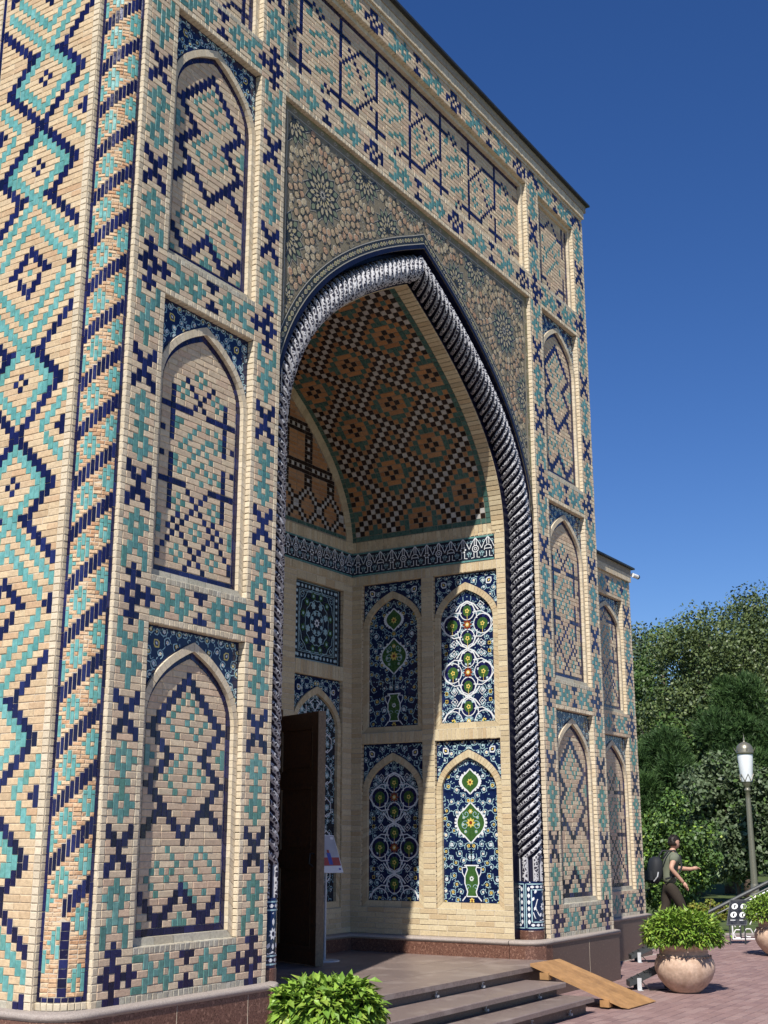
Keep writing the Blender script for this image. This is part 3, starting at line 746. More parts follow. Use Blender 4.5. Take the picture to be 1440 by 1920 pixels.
# long recessed panel under the cornice
u0, u1, v0, v1 = colx(35), colx(133), rowz(160), rowz(185); g = .06; D = -.10
tp = tag(empty('cornice_panel', (0, 0, 0), portal), 'long recessed panel of hexagon patterns above the arch')
m = MB(); m.face([FRONT(u0, v0, D - .001), FRONT(u1, v0, D - .001), FRONT(u1, v1, D - .001), FRONT(u0, v1, D - .001)], 'mortar', .5); m.build('mortar_bed', tp)
m = MB(); voussoirs(FRONT, [(u0, v1), (u1, v1), (u1, v0)], [(u0, v1 - g), (u1 - g, v1 - g), (u1 - g, v0)], .055, -.05, -.12, 'light_brick', m); m.build('panel_frame', tp)
W = 97; du = (u1 - u0 - g) / W; H = 24
lay(fill(FRONT, W, H, [(c, r0, r1, k) for c, r0, r1, k in pat_wide(W, H)] , u0, v0, du, (v1 - v0 - g) / H, 'b', None, False, d=D), tp, 0)
lay(reveals(FRONT, u0, u1, v0, v1, .055, DV), tp, 0)
# cornice and coping
cn = MB(); zc = rowz(NR)
def course(z0, z1, out, m, step=.055, soldier=True):
    x0, x1, y0 = X0 - .26 - out, XE + out, YF - out
    n = int((x1 - x0) / step)
    for i in range(n): cn.box((x0 + i * step + .002, y0 + R.uniform(-.0015, .0015), z0 + .002), (x0 + (i + 1) * step - .002, y0 + .08, z1 - .002), m)
    n2 = int(3.0 / step)
    for xx, s in ((x0, 1), (x0 + n * step, -1)):
        for i in range(n2):
            a = xx; b = xx + s * .08
            cn.box((min(a, b), y0 + .08 + i * step + .002, z0 + .002), (max(a, b), y0 + .08 + (i + 1) * step - .002, z1 - .002), m)
course(zc, zc + .045, .015, 'light_brick'); course(zc + .045, zc + .17, .04, 'light_brick')
cn.build('cornice', portal)
cp = MB(); cp.box((X0 - .31, YF - .05, zc + .172), (XE + .055, YF + 2.9, zc + .275), 'fascia'); cp.build('fascia_board', portal)
cp = MB(); cp.box((X0 - .38, YF - .10, zc + .277), (XE + .10, YF + 3.0, zc + .305), 'roof_metal'); cp.build('roof_coping', portal)
# ---------------------------------------------------------------- the great arch
AW, BW = 2.625, 2.25; ZB = 0.60; YN = 6.46; YB = 8.66
def profA(n=26):
    return [(AW, ZB), (AW, 5.2)] + bez((AW, 5.2), (2.60, 6.45), (1.55, 7.30), (0, 7.99), n)[1:]
def profB(n=26):
    return [(BW, ZB), (BW, 5.30)] + bez((BW, 5.30), (2.22, 6.25), (1.35, 6.95), (0, 7.62), n)[1:]
PA, PB = profA(), profB()
def both(P): return [(XC - x, z) for x, z in P] + [(XC + x, z) for x, z in reversed(P[:-1])]
OA, OB = both(PA), both(PB)
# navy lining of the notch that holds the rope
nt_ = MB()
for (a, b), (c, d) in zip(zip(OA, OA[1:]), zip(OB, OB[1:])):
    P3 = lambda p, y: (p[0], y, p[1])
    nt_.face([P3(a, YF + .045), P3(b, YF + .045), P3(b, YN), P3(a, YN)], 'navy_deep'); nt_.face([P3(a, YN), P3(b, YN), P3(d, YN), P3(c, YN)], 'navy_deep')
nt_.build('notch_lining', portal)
# flat navy band and patterned border on the face round the arch
def offset(P, o):
    out = []
    for i, (x, z) in enumerate(P):
        a = P[max(i - 1, 0)]; b = P[min(i + 1, len(P) - 1)]; dx, dz = b[0] - a[0], b[1] - a[1]; l = sqrt(dx * dx + dz * dz)
        nx, nz = dz / l, -dx / l
        if i == len(P) - 1: out.append((0, z + o * 1.2))
        else: out.append((x + nx * o, z + nz * o))
    return out
SD = -.045
spand = tag(empty('spandrel', (0, 0, 0), portal), 'star patterned mosaic spandrel round the pointed arch')
arc = [p for p in PA if p[1] >= 5.2]
arc_in = offset(arc, .0); arc1 = offset(arc, .045); arc2 = offset(arc, .155)
fb = MB()
def facestrip(A, B, d, m, mb, step=.3):
    for s in (-1, 1):
        for i in range(len(A) - 1):
            q = [(A[i][0], A[i][1]), (A[i + 1][0], A[i + 1][1]), (B[i + 1][0], B[i + 1][1]), (B[i][0], B[i][1])]
            q = [(min(x, AW - .012), z) for x, z in q]
            mb.face([FRONT(XC + s * x, z, d) for x, z in q], m)
facestrip(arc_in, arc1, SD + .012, 'navy_deep', fb); fb.build('navy_band', spand)
fb = MB(); facestrip(arc1, arc2, SD + .006, 'mosaic_dark', fb); fb.build('border_band', spand)
A = Art(FRONT, SD + .008, lambda u, v: abs(u - XC) < AW - .02, XC)
for o, w in ((.052, .010), (.148, .010)):
    A.stroke([(XC + x, z) for x, z in offset(arc, o)], w, 'mosaic_white')
rs = resample(offset(arc, .1), .06)
for i, (x, z) in enumerate(rs[:-1]):
    b = rs[i + 1]; an = atan2(b[1] - z, b[0] - x)
    if i % 3 == 2: A.disc((XC + x, z), .018, 'mosaic_white'); A.lay = 1; A.disc((XC + x, z), .009, 'mosaic_dark'); A.lay = 0
    else:
        A.petal((XC + x - .03 * cos(an), z - .03 * sin(an)), an, .07, .045, 'mosaic_gold'); A.lay = 1; A.petal((XC + x - .015 * cos(an), z - .015 * sin(an)), an, .04, .022, 'mosaic_green'); A.lay = 0
A.build('border_ornament', spand)
# spandrel plate
ZT = rowz(153)
sp = MB(); ext = [(AW, 4.9)] + arc_in
for s in (-1, 1):
    for a, b in zip(arc_in, arc_in[1:]): sp.face([FRONT(XC + s * a[0], a[1], SD), FRONT(XC + s * b[0], b[1], SD), FRONT(XC + s * b[0], ZT, SD), FRONT(XC + s * a[0], ZT, SD)], 'mosaic_ground', .2)
sp.build('spandrel_plate', spand)
def arch_z(x):
    x = abs(x)
    P = arc2
    for a, b in zip(P, P[1:]):
        if b[0] <= x <= a[0]: return a[1] + (b[1] - a[1]) * (a[0] - x) / max(a[0] - b[0], 1e-6)
    return 5.0
BDR = .095
def in_sp(u, v): x = abs(u - XC); return x < AW - BDR and v < ZT - BDR and (v > arch_z(x) + .005) and v > 5.6
# straight border
A = Art(FRONT, SD + .002, None, XC)
for o, w in ((.012, .012), (BDR - .006, .012)):
    A.stroke([(XC - AW + o, 5.5), (XC - AW + o, ZT - o), (XC, ZT - o)], w, 'mosaic_white' if o > .05 else 'mosaic_green')
k = 0; path = resample([(XC - AW + .05, 5.6), (XC - AW + .05, ZT - .05), (XC, ZT - .05)], .075)
for i, (x, z) in enumerate(path[:-1]):
    b = path[i + 1]; an = atan2(b[1] - z, b[0] - x)
    A.spiral((x, z), .026, an, 1.1, .008, 'mosaic_green' if i % 3 else 'mosaic_white', 'mosaic_green')
A.build('straight_border', spand)
# rosettes and shield shaped pieces
ROS = [(-1.95, 7.72, .33), (-1.20, 8.28, .30), (-2.46, 8.30, .30), (-2.52, 7.04, .30), (-.74, 7.86, .28), (-.3, 8.38, .22), (-1.58, 7.04, .2), (-2.5, 6.4, .2)]
A = Art(FRONT, SD + .003, lambda u, v: in_sp(u, v), XC)
for x, z, r in ROS:
    c = (XC + x, z); n = 14
    def star(ro, ri, ph=0, n=n): return [(c[0] + (ro if k % 2 == 0 else ri) * cos(pi * k / n + ph), c[1] + (ro if k % 2 == 0 else ri) * sin(pi * k / n + ph)) for k in range(2 * n)]
    A.lay = 0; A.stroke(star(r * .98, r * .74), .009, 'mosaic_white', closed=True)
    for k in range(n * 2):
        sp_ = star(r * .98, r * .74); tri = [c, sp_[k], sp_[(k + 1) % (2 * n)]]
        for (t0, t1) in ((0, .5), (.5, .78), (.78, 1)):
            q4 = [tuple(c[i] + (p[i] - c[i]) * t for i in (0, 1)) for p, t in ((sp_[k], max(t0, .02)), (sp_[k], t1), (sp_[(k + 1) % (2 * n)], t1), (sp_[(k + 1) % (2 * n)], max(t0, .02)))]
            A.d -= .0006; A.fillp(q4, 'mosaic_dark'); A.d += .0006
    for k in range(n):
        a = 2 * pi * (k + .5) / n; q = lambda rr, aa: (c[0] + rr * cos(aa), c[1] + rr * sin(aa))
        A.lay = 1; A.petal(q(r * .60, 2 * pi * k / n), 2 * pi * k / n, r * .26, r * .17, 'mosaic_green'); A.petal(q(r * .40, a), a, r * .25, r * .13, 'mosaic_gold'); A.petal(q(r * .20, 2 * pi * k / n), 2 * pi * k / n, r * .20, r * .08, 'mosaic_gold')
        A.stroke([q(r * .40, a - pi / n), q(r * .62, a), q(r * .40, a + pi / n)], .006, 'mosaic_white')
    A.lay = 2; A.stroke(star(r * .40, r * .30), .005, 'mosaic_white', closed=True)
    A.lay = 2; A.fillp(star(r * .20, r * .09), 'mosaic_white'); A.lay = 3; A.disc(c, r * .07, 'mosaic_dark')
A.lay = 0
A.build('star_rosette', spand)
sh = MB(); stars = Art(FRONT, SD + .002, in_sp, None)
# petals in rings round the rosettes, then a loose packing between them
pts = []; RR = random.Random(5)
cents = [(XC + sx * x, z, r) for x, z, r in ROS for sx in (-1, 1)]
def near_ros(u, v): return min(range(len(cents)), key=lambda i: sqrt((u - cents[i][0]) ** 2 + (v - cents[i][1]) ** 2) - cents[i][2])
got = {}
for ci, (cx_, cz_, r) in enumerate(cents):
    for ring in range(11):
        Rg = r * .98 + .045 + ring * .086; n = max(14, round(2 * pi * Rg / .079)); n += n % 2
        for k in range(n):
            a = 2 * pi * (k + .5 * (ring % 2)) / n; u, v = cx_ + Rg * cos(a), cz_ + Rg * sin(a)
            if not in_sp(u, v) or near_ros(u, v) != ci: continue
            cell = (int(u / .07), int(v / .07))
            if any((u - q[0]) ** 2 + (v - q[1]) ** 2 < .064 ** 2 for i in (-1, 0, 1) for j in (-1, 0, 1) for q in got.get((cell[0] + i, cell[1] + j), ())): continue
            got.setdefault(cell, []).append((u, v)); pts.append((u, v, a, .097, .080, ring))
loose = []
for i, (u, v, a, l, w, ring) in enumerate(pts):
    poly = [(-.5, 0), (-.28, .42), (.22, .5), (.5, .12), (.5, -.12), (.22, -.5), (-.28, -.42)]
    if ring % 3 == 2 and i % 2:
        n = 5; S = [(u + (.028 if k % 2 == 0 else .012) * cos(pi * k / n + a), v + (.028 if k % 2 == 0 else .012) * sin(pi * k / n + a)) for k in range(10)]
        stars.lay = 0; stars.stroke(S, .006, 'mosaic_white', closed=True); continue
    if i % 2 == 0:
        o5 = .047; su, sv = u + o5 * cos(a), v + o5 * sin(a); n5 = 5; S5 = [(su + (.024 if k % 2 == 0 else .010) * cos(pi * k / n5 + a), sv + (.024 if k % 2 == 0 else .010) * sin(pi * k / n5 + a)) for k in range(10)]
        stars.lay = 9; stars.fillp(S5, 'mosaic_dark'); stars.lay = 0
    P2 = lambda sc: [(u + x * l * sc * cos(a) - y * w * sc * sin(a), v + x * l * sc * sin(a) + y * w * sc * cos(a)) for x, y in poly]
    if not all(in_sp(*q) for q in P2(.7)): continue
    o_, i_, t_ = P2(1), P2(.84), P2(.45); n = len(o_); tt = RR.random()
    sh.raw([FRONT(*q, SD + .003) for q in o_] + [FRONT(*q, SD + .0045) for q in i_], [(k, (k + 1) % n, n + (k + 1) % n, n + k) for k in range(n)], 'mosaic_dark' if i % 3 else 'mosaic_white', tt)
    sh.raw([FRONT(*q, SD + .0045) for q in i_] + [FRONT(*q, SD + .0055) for q in t_] , [(k, (k + 1) % n, n + (k + 1) % n, n + k) for k in range(n)] + [tuple(range(n, 2 * n))], 'petal_pink', tt)
tag(sh.build('relief_petals', spand), kind='stuff'); tag(stars.build('small_stars', spand), kind='stuff')
lay(reveals(FRONT, colx(35), colx(133), 5.5, ZT, .05, DV, 'l', 'LRT') + reveals(FRONT, colx(35), colx(133), Z0, 5.5, .055, DV, 'l', 'LR'), spand, 0)

# ---------------------------------------------------------------- twisted rope moulding
def rope():
    wt_ = lambda z: .68 - .22 * min(1., max(0., (z - 5.3) / 2.0))
    cen = [(a[0] * wt_(a[1]) + b[0] * (1 - wt_(a[1])), a[1] * wt_(a[1]) + b[1] * (1 - wt_(a[1]))) for a, b in zip(PA, PB)]
    cen[0] = (cen[0][0], 1.21)
    path = resample(cen, .013); n = 60
    S = [0]
    for a, b in zip(path, path[1:]): S.append(S[-1] + sqrt((a[0] - b[0]) ** 2 + (a[1] - b[1]) ** 2))
    for sx in (1, -1):
        vs = []; fs = []; rid = []; uv = []
        for i, (x, z) in enumerate(path):
            a = path[max(i - 1, 0)]; b = path[min(i + 1, len(path) - 1)]; tx, tz = b[0] - a[0], b[1] - a[1]; l = sqrt(tx * tx + tz * tz); tx /= l; tz /= l
            nx, nz = tz, -tx                                  # outward in the facade plane
            s = S[i]; tw = max(0, s - .26)                    # straight flutes at the foot, then the twist
            last = i == len(path) - 1
            for k in range(n):
                ph = 2 * pi * k / n; phase = 6 * ph + 2 * pi * tw / .10
                rg = abs(cos(phase / 2)); q_ = max(0., min(1., (rg - .58) / .42)); rr = .098 + .050 * sqrt(1 - (1 - q_) ** 2)
                X = x + nx * rr * cos(ph); Z = z + nz * rr * cos(ph)
                if last: X = max(0, 0); Z = z + rr * cos(ph) * 1.15
                vs.append((XC + sx * max(X, 0), YF + .172 - rr * sin(ph), Z)); rid.append(rg)
                uv.append((ph * .15 * 26, s * 26, sx * 3.0))
        for i in range(len(path) - 1):
            for k in range(n):
                q = (i * n + k, i * n + (k + 1) % n, (i + 1) * n + (k + 1) % n, (i + 1) * n + k); fs.append(q if sx == 1 else q[::-1])
        me = bpy.data.meshes.new('rope_moulding'); me.from_pydata(vs, [], fs); me.materials.append(MATS['rope_tile'])
        me.attributes.new('ridge', 'FLOAT', 'POINT').data.foreach_set('value', rid)
        at = me.attributes.new('ropeuv', 'FLOAT_VECTOR', 'POINT'); at.data.foreach_set('vector', [c for q in uv for c in q])
        me.polygons.foreach_set('use_smooth', [True] * len(fs)); me.update()
        o = link(bpy.data.objects.new('rope_moulding', me), portal); o['label'] = 'white and navy twisted rope moulding, %s half' % ('right' if sx == 1 else 'left')
        # foot: granite drum and painted tile drum
        cx, cy = XC + sx * cen[0][0], YF + .172
        m = MB(); m.lathe((cx, cy, 0), [(.150, .39), (.150, .675), (.144, .685), (0, .685)], 'granite_red', 32); m.build('column_plinth', portal)
        m = MB(); m.lathe((cx, cy, 0), [(.146, .686), (.146, 1.20), (.140, 1.212), (.09, 1.212)], 'navy_tile_glaze', 40); dr = m.build('column_drum', portal, True)
        f = Cyl(cx, cy, .1465, -pi if sx == 1 else -pi); A = Art(f, .0008)
        half = .1465 * pi
        for c0 in (.0, half, ):
            w = half
            A.mir = None
            for o_ in (.012, .075): A.stroke(resample([(c0 + o_, .70 + o_), (c0 + w - o_, .70 + o_), (c0 + w - o_, 1.195 - o_), (c0 + o_, 1.195 - o_)] , .03), .012, 'pale_blue_paint', closed=True)
            for j in range(6):
                for uu in (c0 + .043, c0 + w - .043): A.petal((uu, .75 + j * .07), pi / 2, .055, .032, 'white_paint')
            for j in range(6):
                for vv in (.743, 1.152): A.petal((c0 + .06 + j * .06, vv), 0, .05, .03, 'white_paint')
            mid = c0 + w / 2
            for aa in (-1, 1):
                A.stroke([(mid, .80), (mid + aa * .07, .85), (mid + aa * .115, .93), (mid + aa * .09, 1.01), (mid, 1.10)], .011, 'white_paint')
                A.stroke([(mid, .80), (mid + aa * .05, .79), (mid + aa * .12, .82), (mid + aa * .14, .88)], .009, 'white_paint')
                for q in ((.13, .9), (.15, 1.0), (.12, 1.08), (.06, .83)): A.petal((mid + aa * q[0], q[1]), pi / 2 + aa * .5, .05, .028, 'white_paint')
            A.flower((mid, .94), .05, 'white_paint', 'navy_tile_glaze', 8); A.petal((mid, 1.0), pi / 2, .06, .03, 'white_paint'); A.petal((mid, .87), -pi / 2, .05, .03, 'white_paint')
        A.build('drum_painting', dr)
rope()

# ---------------------------------------------------------------- iwan side wall, back wall
SIDE = Frame((XC + BW, YB, 0), (0, -1, 0), (0, 0, 1), (-1, 0, 0))       # u = YB - y
SIDEL = Frame((XC - BW, YN, 0), (0, 1, 0), (0, 0, 1), (1, 0, 0))
BACK = Frame((0, YB, 0), (1, 0, 0), (0, 0, 1), (0, -1, 0))
SL = YB - YN
def side_wall(f, name, rich):
    p = tag(empty(name, (0, 0, 0), portal), 'side wall of the deep arch with four arched majolica panels' if rich else 'plain brick side wall of the deep arch')
    us = [(.155, 1.03), (1.20, 2.08)] if rich else []
    vsn = [(.895, 2.81), (2.945, 4.825)]
    m = MB()
    def B(u0, u1, v0, v1, d=0): m.face([f(u0, v0, d), f(u1, v0, d), f(u1, v1, d), f(u0, v1, d)], 'mortar', .5)
    pcs = []
    if rich:
        for u0, u1 in ((0, .155), (1.03, 1.20), (2.08, SL)): B(u0, u1, .59, 5.4); pcs.extend(rowbricks(f, u0, u1, .895, 4.825, .062, .20 if u0 else .17, 'y'))
        for v0, v1 in ((.59, .895), (2.81, 2.945), (4.825, 5.4)): B(.155, 2.08, v0, v1, -.0012)
        pcs += rowbricks(f, 0, SL, .59, .895, .061, .24, 'y')
        for u0, u1 in us: pcs += rowbricks(f, u0, u1, 2.81, 2.945, .135, .058, 'y', stack=True)
        pcs += rowbricks(f, 0, SL, 4.825, 4.94, .115, .058, 'y', stack=True)
        pcs += rowbricks(f, 0, SL, 5.262, 5.40, .138, .058, 'y', stack=True)
        pcs += rowbricks(f, SL - .14, SL, 4.94, 5.262, .062, .14, 'y')
    else:
        B(0, SL, .59, 5.4); pcs += rowbricks(f, 0, SL, .59, 5.4, .062, .24, 'y')
    m.build('mortar_bed', p); lay(pcs, p, 300 if rich else 0)
    if rich:
        for i, (u0, u1) in enumerate(us):
            for j, (v0, v1) in enumerate(vsn):
                vase = (i + j) % 2 == 1
                kindn = 'vase' if vase else 'quatrefoil medallion'
                lab = '%s %s panel of the side wall with %s' % ('upper' if j else 'lower', 'outer' if i else 'inner', kindn)
                q, uc, oi, li, ok = arched(f, u0, v0, u1 - u0, v1 - v0, p.parent and portal, 'majolica_panel', lab, vs=.70, top=.115, sill=.02, fw=.07, frame_m='yellow_brick', dep=(.022, .045, .065),
                                           flowers=[('white_paint', 'yellow_paint'), ('white_paint', 'pale_blue_paint'), ('pale_blue_paint', 'white_paint')], sp_scale=1.25, rk='y')
                majolica_panel(f, uc, u0 + .07, u1 - .07, v0 + .012, v1 - .19, -.062, ok, q, vase)
    return p

def majolica_panel(f, uc, a, b, v0, v1, d, ok, parent, vase):
    bg = 'navy_tile_glaze'
    majolica_tiles(f, a - .01, b + .01, v0, v1 + .03, d, bg, parent, .215, ok)
    okk = lambda u, v: ok(u, v) and v < v1 + .03
    A = Art(f, d + .0008, okk, uc); h = v1 - v0; W = (b - a) / 2
    lo = [(uc - W + .012, v0 + .02), (uc - W + .012, v0 + h * .66)]
    A.stroke([(uc, v0 + .015)] + lo, .014, 'pale_blue_paint')
    if vase:
        y1, y2 = v0 + h * .555, v0 + h * .83          # medallion centres
        def med(cy, hh, ww, m):
            P = [(uc, cy - hh)] + [(uc - ww * sin(pi * (k / 12)) * (1.0 if .2 < k / 12 < .8 else .85), cy - hh + 2 * hh * k / 12) for k in range(1, 12)] + [(uc, cy + hh)]
            full = P + [(2 * uc - x, y) for x, y in reversed(P[1:-1])]
            A.lay = 1; A.fillp(full, m, True); A.lay = 2; A.stroke(P, .016, 'white_paint')
            for k in range(2, len(P) - 2): A.disc((P[k][0] - .018, P[k][1]), .016, 'white_paint', 6)
        med(y1, h * .135, W * .50, 'green_paint'); med(y2, h * .085, W * .32, 'green_paint')
        A.lay = 3
        A.flower((uc, y1), .06, 'yellow_paint', 'red_paint', 8); A.flower((uc, y1 + h * .075), .03, 'yellow_paint', 'white_paint'); A.flower((uc, y2 - .01), .045, 'yellow_paint', 'red_paint', 7)
        for q in ((.10, -.02), (.07, -.10), (.09, .06)): A.flower((uc - q[0], y1 + q[1]), .022, 'pale_blue_paint', 'yellow_paint')
        A.spiral((uc - .075, y1 - .03), .055, 1, 1.2, .007, 'pale_blue_paint'); A.spiral((uc - .06, y1 + .10), .045, 3, 1.2, .007, 'pale_blue_paint')
        # vase
        vb = v0 + h * .075; vt = v0 + h * .34; vk = .80
        P = [(uc - .07, vb), (uc - .055, vb + h * .03), (uc - .09, vb + h * .085), (uc - .088, vb + h * .13), (uc - .055, vb + h * .175), (uc - .075, vb + h * .20)]
        A.lay = 1; A.fillp(P + [(2 * uc - x, y) for x, y in reversed(P)], 'green_paint', True); A.lay = 2
        A.stroke(P, .014, 'white_paint'); A.stroke([P[0], (uc, P[0][1])], .012, 'white_paint'); A.stroke([(P[-1][0] - .02, P[-1][1]), (uc, P[-1][1])], .014, 'white_paint')
        A.stroke([(uc - .06, vb + h * .19), (uc - .125, vb + h * .185), (uc - .12, vb + h * .15), (uc - .088, vb + h * .12)], .011, 'white_paint')
        A.stroke([(uc - .08, vb), (uc - .125, vb - .05)], .013, 'white_paint'); A.stroke([(uc, vb + h * .215), (uc, y1 - h * .135)], .012, 'white_paint')
        A.lay = 3; A.flower((uc, vb + h * .115), .032, 'white_paint', 'green_paint', 8); A.spiral((uc - .05, vb + h * .06), .035, 0, 1, .006, 'pale_blue_paint'); A.lay = 4; A.flower((uc, vb - .045), .035, 'yellow_paint', 'red_paint', 6)
        A.lay = 0
        def av(x, y, r):
            dx = abs(x - uc)
            if abs(y - y1) < h * .14 and dx < W * .54 + r * .5 - W * .42 * abs(y - y1) / (h * .14): return True
            if abs(y - y2) < h * .10 and dx < W * .36 + r - W * .2 * abs(y - y2) / (h * .1): return True
            return y < v0 + h * .30 and dx < .125 + r * .4
        fl = [('yellow_paint', 'red_paint'), ('white_paint', 'yellow_paint'), ('white_paint', 'pale_blue_paint'), ('yellow_paint', 'navy_tile_glaze')]
        A.scrolls(uc - W, uc, v0, v1, .050, .0075, 'pale_blue_paint', 'pale_blue_paint', fl, av, 3.0)
    else:
        # interlocking white circles with green centres
        per = h * .345; r = W * .34
        ys = [v0 + h * .045 + per * k for k in range(3)]
        def leafc(cx, cy, rx, ry, m=None):
            P = [(cx + rx * cos(2 * pi * k / 20), cy + ry * sin(2 * pi * k / 20)) for k in range(20)]
            mr = A.mir; A.mir = None if abs(cx - uc) < 1e-3 else mr
            A.lay = 1; A.fillp(P, 'navy_glaze'); A.lay = 2
            A.fillp([(cx + .62 * rx * cos(2 * pi * k / 10), cy + .62 * ry * sin(2 * pi * k / 10)) for k in range(10)], 'green_paint'); A.lay = 3
            A.stroke(P, .011, 'white_paint', closed=True)
            A.flower((cx, cy), r * .26, 'yellow_paint', 'green_paint', 5); A.stroke([(cx, cy - r * .9), (cx, cy - r * .3)], .006, 'yellow_paint'); A.mir = mr
        for y in ys:
            A.lay = 4; n = 8
            A.fillp([(uc + (r * .55 if k % 2 == 0 else r * .33) * cos(pi * k / n), y + (r * .55 if k % 2 == 0 else r * .33) * sin(pi * k / n)) for k in range(2 * n)], 'red_paint', True)
            A.lay = 5; A.flower((uc, y), r * .25, 'yellow_paint', 'white_paint', 8)
            leafc(uc - W * .56, y, r * .95, r * .95)
            for sg in (-1, 1):
                leafc(uc, y + sg * per * .29, r * .78, r * .88)
            A.lay = 3
            A.stroke([(uc - W * .97, y), (uc - W * .80, y + r * .75), (uc - W * .5, y + r * 1.25), (uc - W * .2, y + r * 1.15)], .013, 'white_paint')
            A.stroke([(uc - W * .97, y), (uc - W * .80, y - r * .75), (uc - W * .5, y - r * 1.25), (uc - W * .2, y - r * 1.15)], .013, 'white_paint')
            for sg in (-1, 1):
                A.stroke([(uc, y + sg * per * .5), (uc - W * .25, y + sg * per * .43), (uc - W * .42, y + sg * per * .30)], .016, 'white_paint')
                A.stroke([(uc, y + sg * per * .46), (uc - W * .2, y + sg * per * .40), (uc - W * .34, y + sg * per * .24), (uc - W * .36, y + sg * per * .12)], .012, 'white_paint')
                c = (uc - W * .5, y + sg * per * .40); A.stroke([(c[0] + .04, c[1]), (c[0], c[1] + .045), (c[0] - .05, c[1]), (c[0], c[1] - .045)], .009, 'white_paint', closed=True); A.flower(c, .016, 'white_paint', 'red_paint', 4)
                c = (uc - W * .80, y + sg * per * .42); A.lay = 4; A.disc(c, .028, 'black_glaze', 4); A.lay = 5; A.stroke([(c[0] - .016, c[1] - .016), (c[0] + .016, c[1] - .016), (c[0] + .016, c[1] + .016), (c[0] - .016, c[1] + .016)], .008, 'yellow_paint', closed=True); A.lay = 3
        A.lay = 0
        A.scrolls(uc - W, uc, v0, v1, .045, .007, 'pale_blue_paint', 'pale_blue_paint', [('white_paint', 'pale_blue_paint'), ('pale_blue_paint', 'white_paint')], None, 1.6)
    A.build('panel_painting', parent)
side_wall(SIDE, 'iwan_side_wall', True); side_wall(SIDEL, 'iwan_side_wall', False)

def frieze(f, u0, u1, v0, v1, parent):
    fr = empty('calligraphic_frieze', (0, 0, 0), parent)
    majolica_tiles(f, u0, u1, v0, v1, .006, 'dark_tile_glaze', fr, .20)
    A = Art(f, .0072)
    A.stroke([(u0 + .01, v0 + .012), (u1 - .01, v0 + .012)], .02, 'turquoise_glaze'); A.stroke([(u0 + .01, v1 - .012), (u1 - .01, v1 - .012)], .02, 'turquoise_glaze')
    n = round((u1 - u0) / .168); s = (u1 - u0) / n; h = v1 - v0
    for i in range(n):
        c = u0 + (i + .5) * s; y = v0 + .045; A.mir = c; A.lay = 1
        A.stroke([(c - .06, y), (c - .02, y + .005), (c - .022, y + h * .22)], .010, 'white_paint')
        kk = i % 3
        if kk == 0:
            for q in range(6): A.disc((c + .032 * cos(q * pi / 3), y + h * .36 + .032 * sin(q * pi / 3)), .013, 'white_paint', 6, True)
        elif kk == 1: A.stroke([(c + .042 * cos(q * pi / 5), y + h * .36 + .042 * sin(q * pi / 5)) for q in range(10)], .011, 'white_paint', True, True); A.stroke([(c + .018 * cos(q * pi / 3), y + h * .36 + .018 * sin(q * pi / 3)) for q in range(6)], .009, 'white_paint', True, True)
        else: A.stroke([(c - .05, y + h * .27), (c - .04, y + h * .42), (c, y + h * .48)], .010, 'white_paint'); A.stroke([(c - .04, y + h * .32), (c, y + h * .32)], .009, 'white_paint')
        A.stroke([(c - .016, y + h * .5), (c - .012, y + h * .72), (c, y + h * .78)], .010, 'white_paint')
        A.stroke([(c - .002, y + h * .80), (c - .05, y + h * .60), (c - s / 2, y + h * .36)], .009, 'white_paint')
        A.stroke([(c - .075, y + h * .05), (c - .07, y + h * .2), (c - .055, y + h * .15)], .007, 'pale_blue_paint'); A.spiral((c - .06, y + h * .62), .022, 0, 1, .006, 'pale_blue_paint'); A.spiral((c - .065, y + h * .2), .02, 2, 1, .006, 'pale_blue_paint')
    A.mir = None; A.build('frieze_painting', fr)
frieze(SIDE, 0.004, 2.065, 4.945, 5.258, portal)

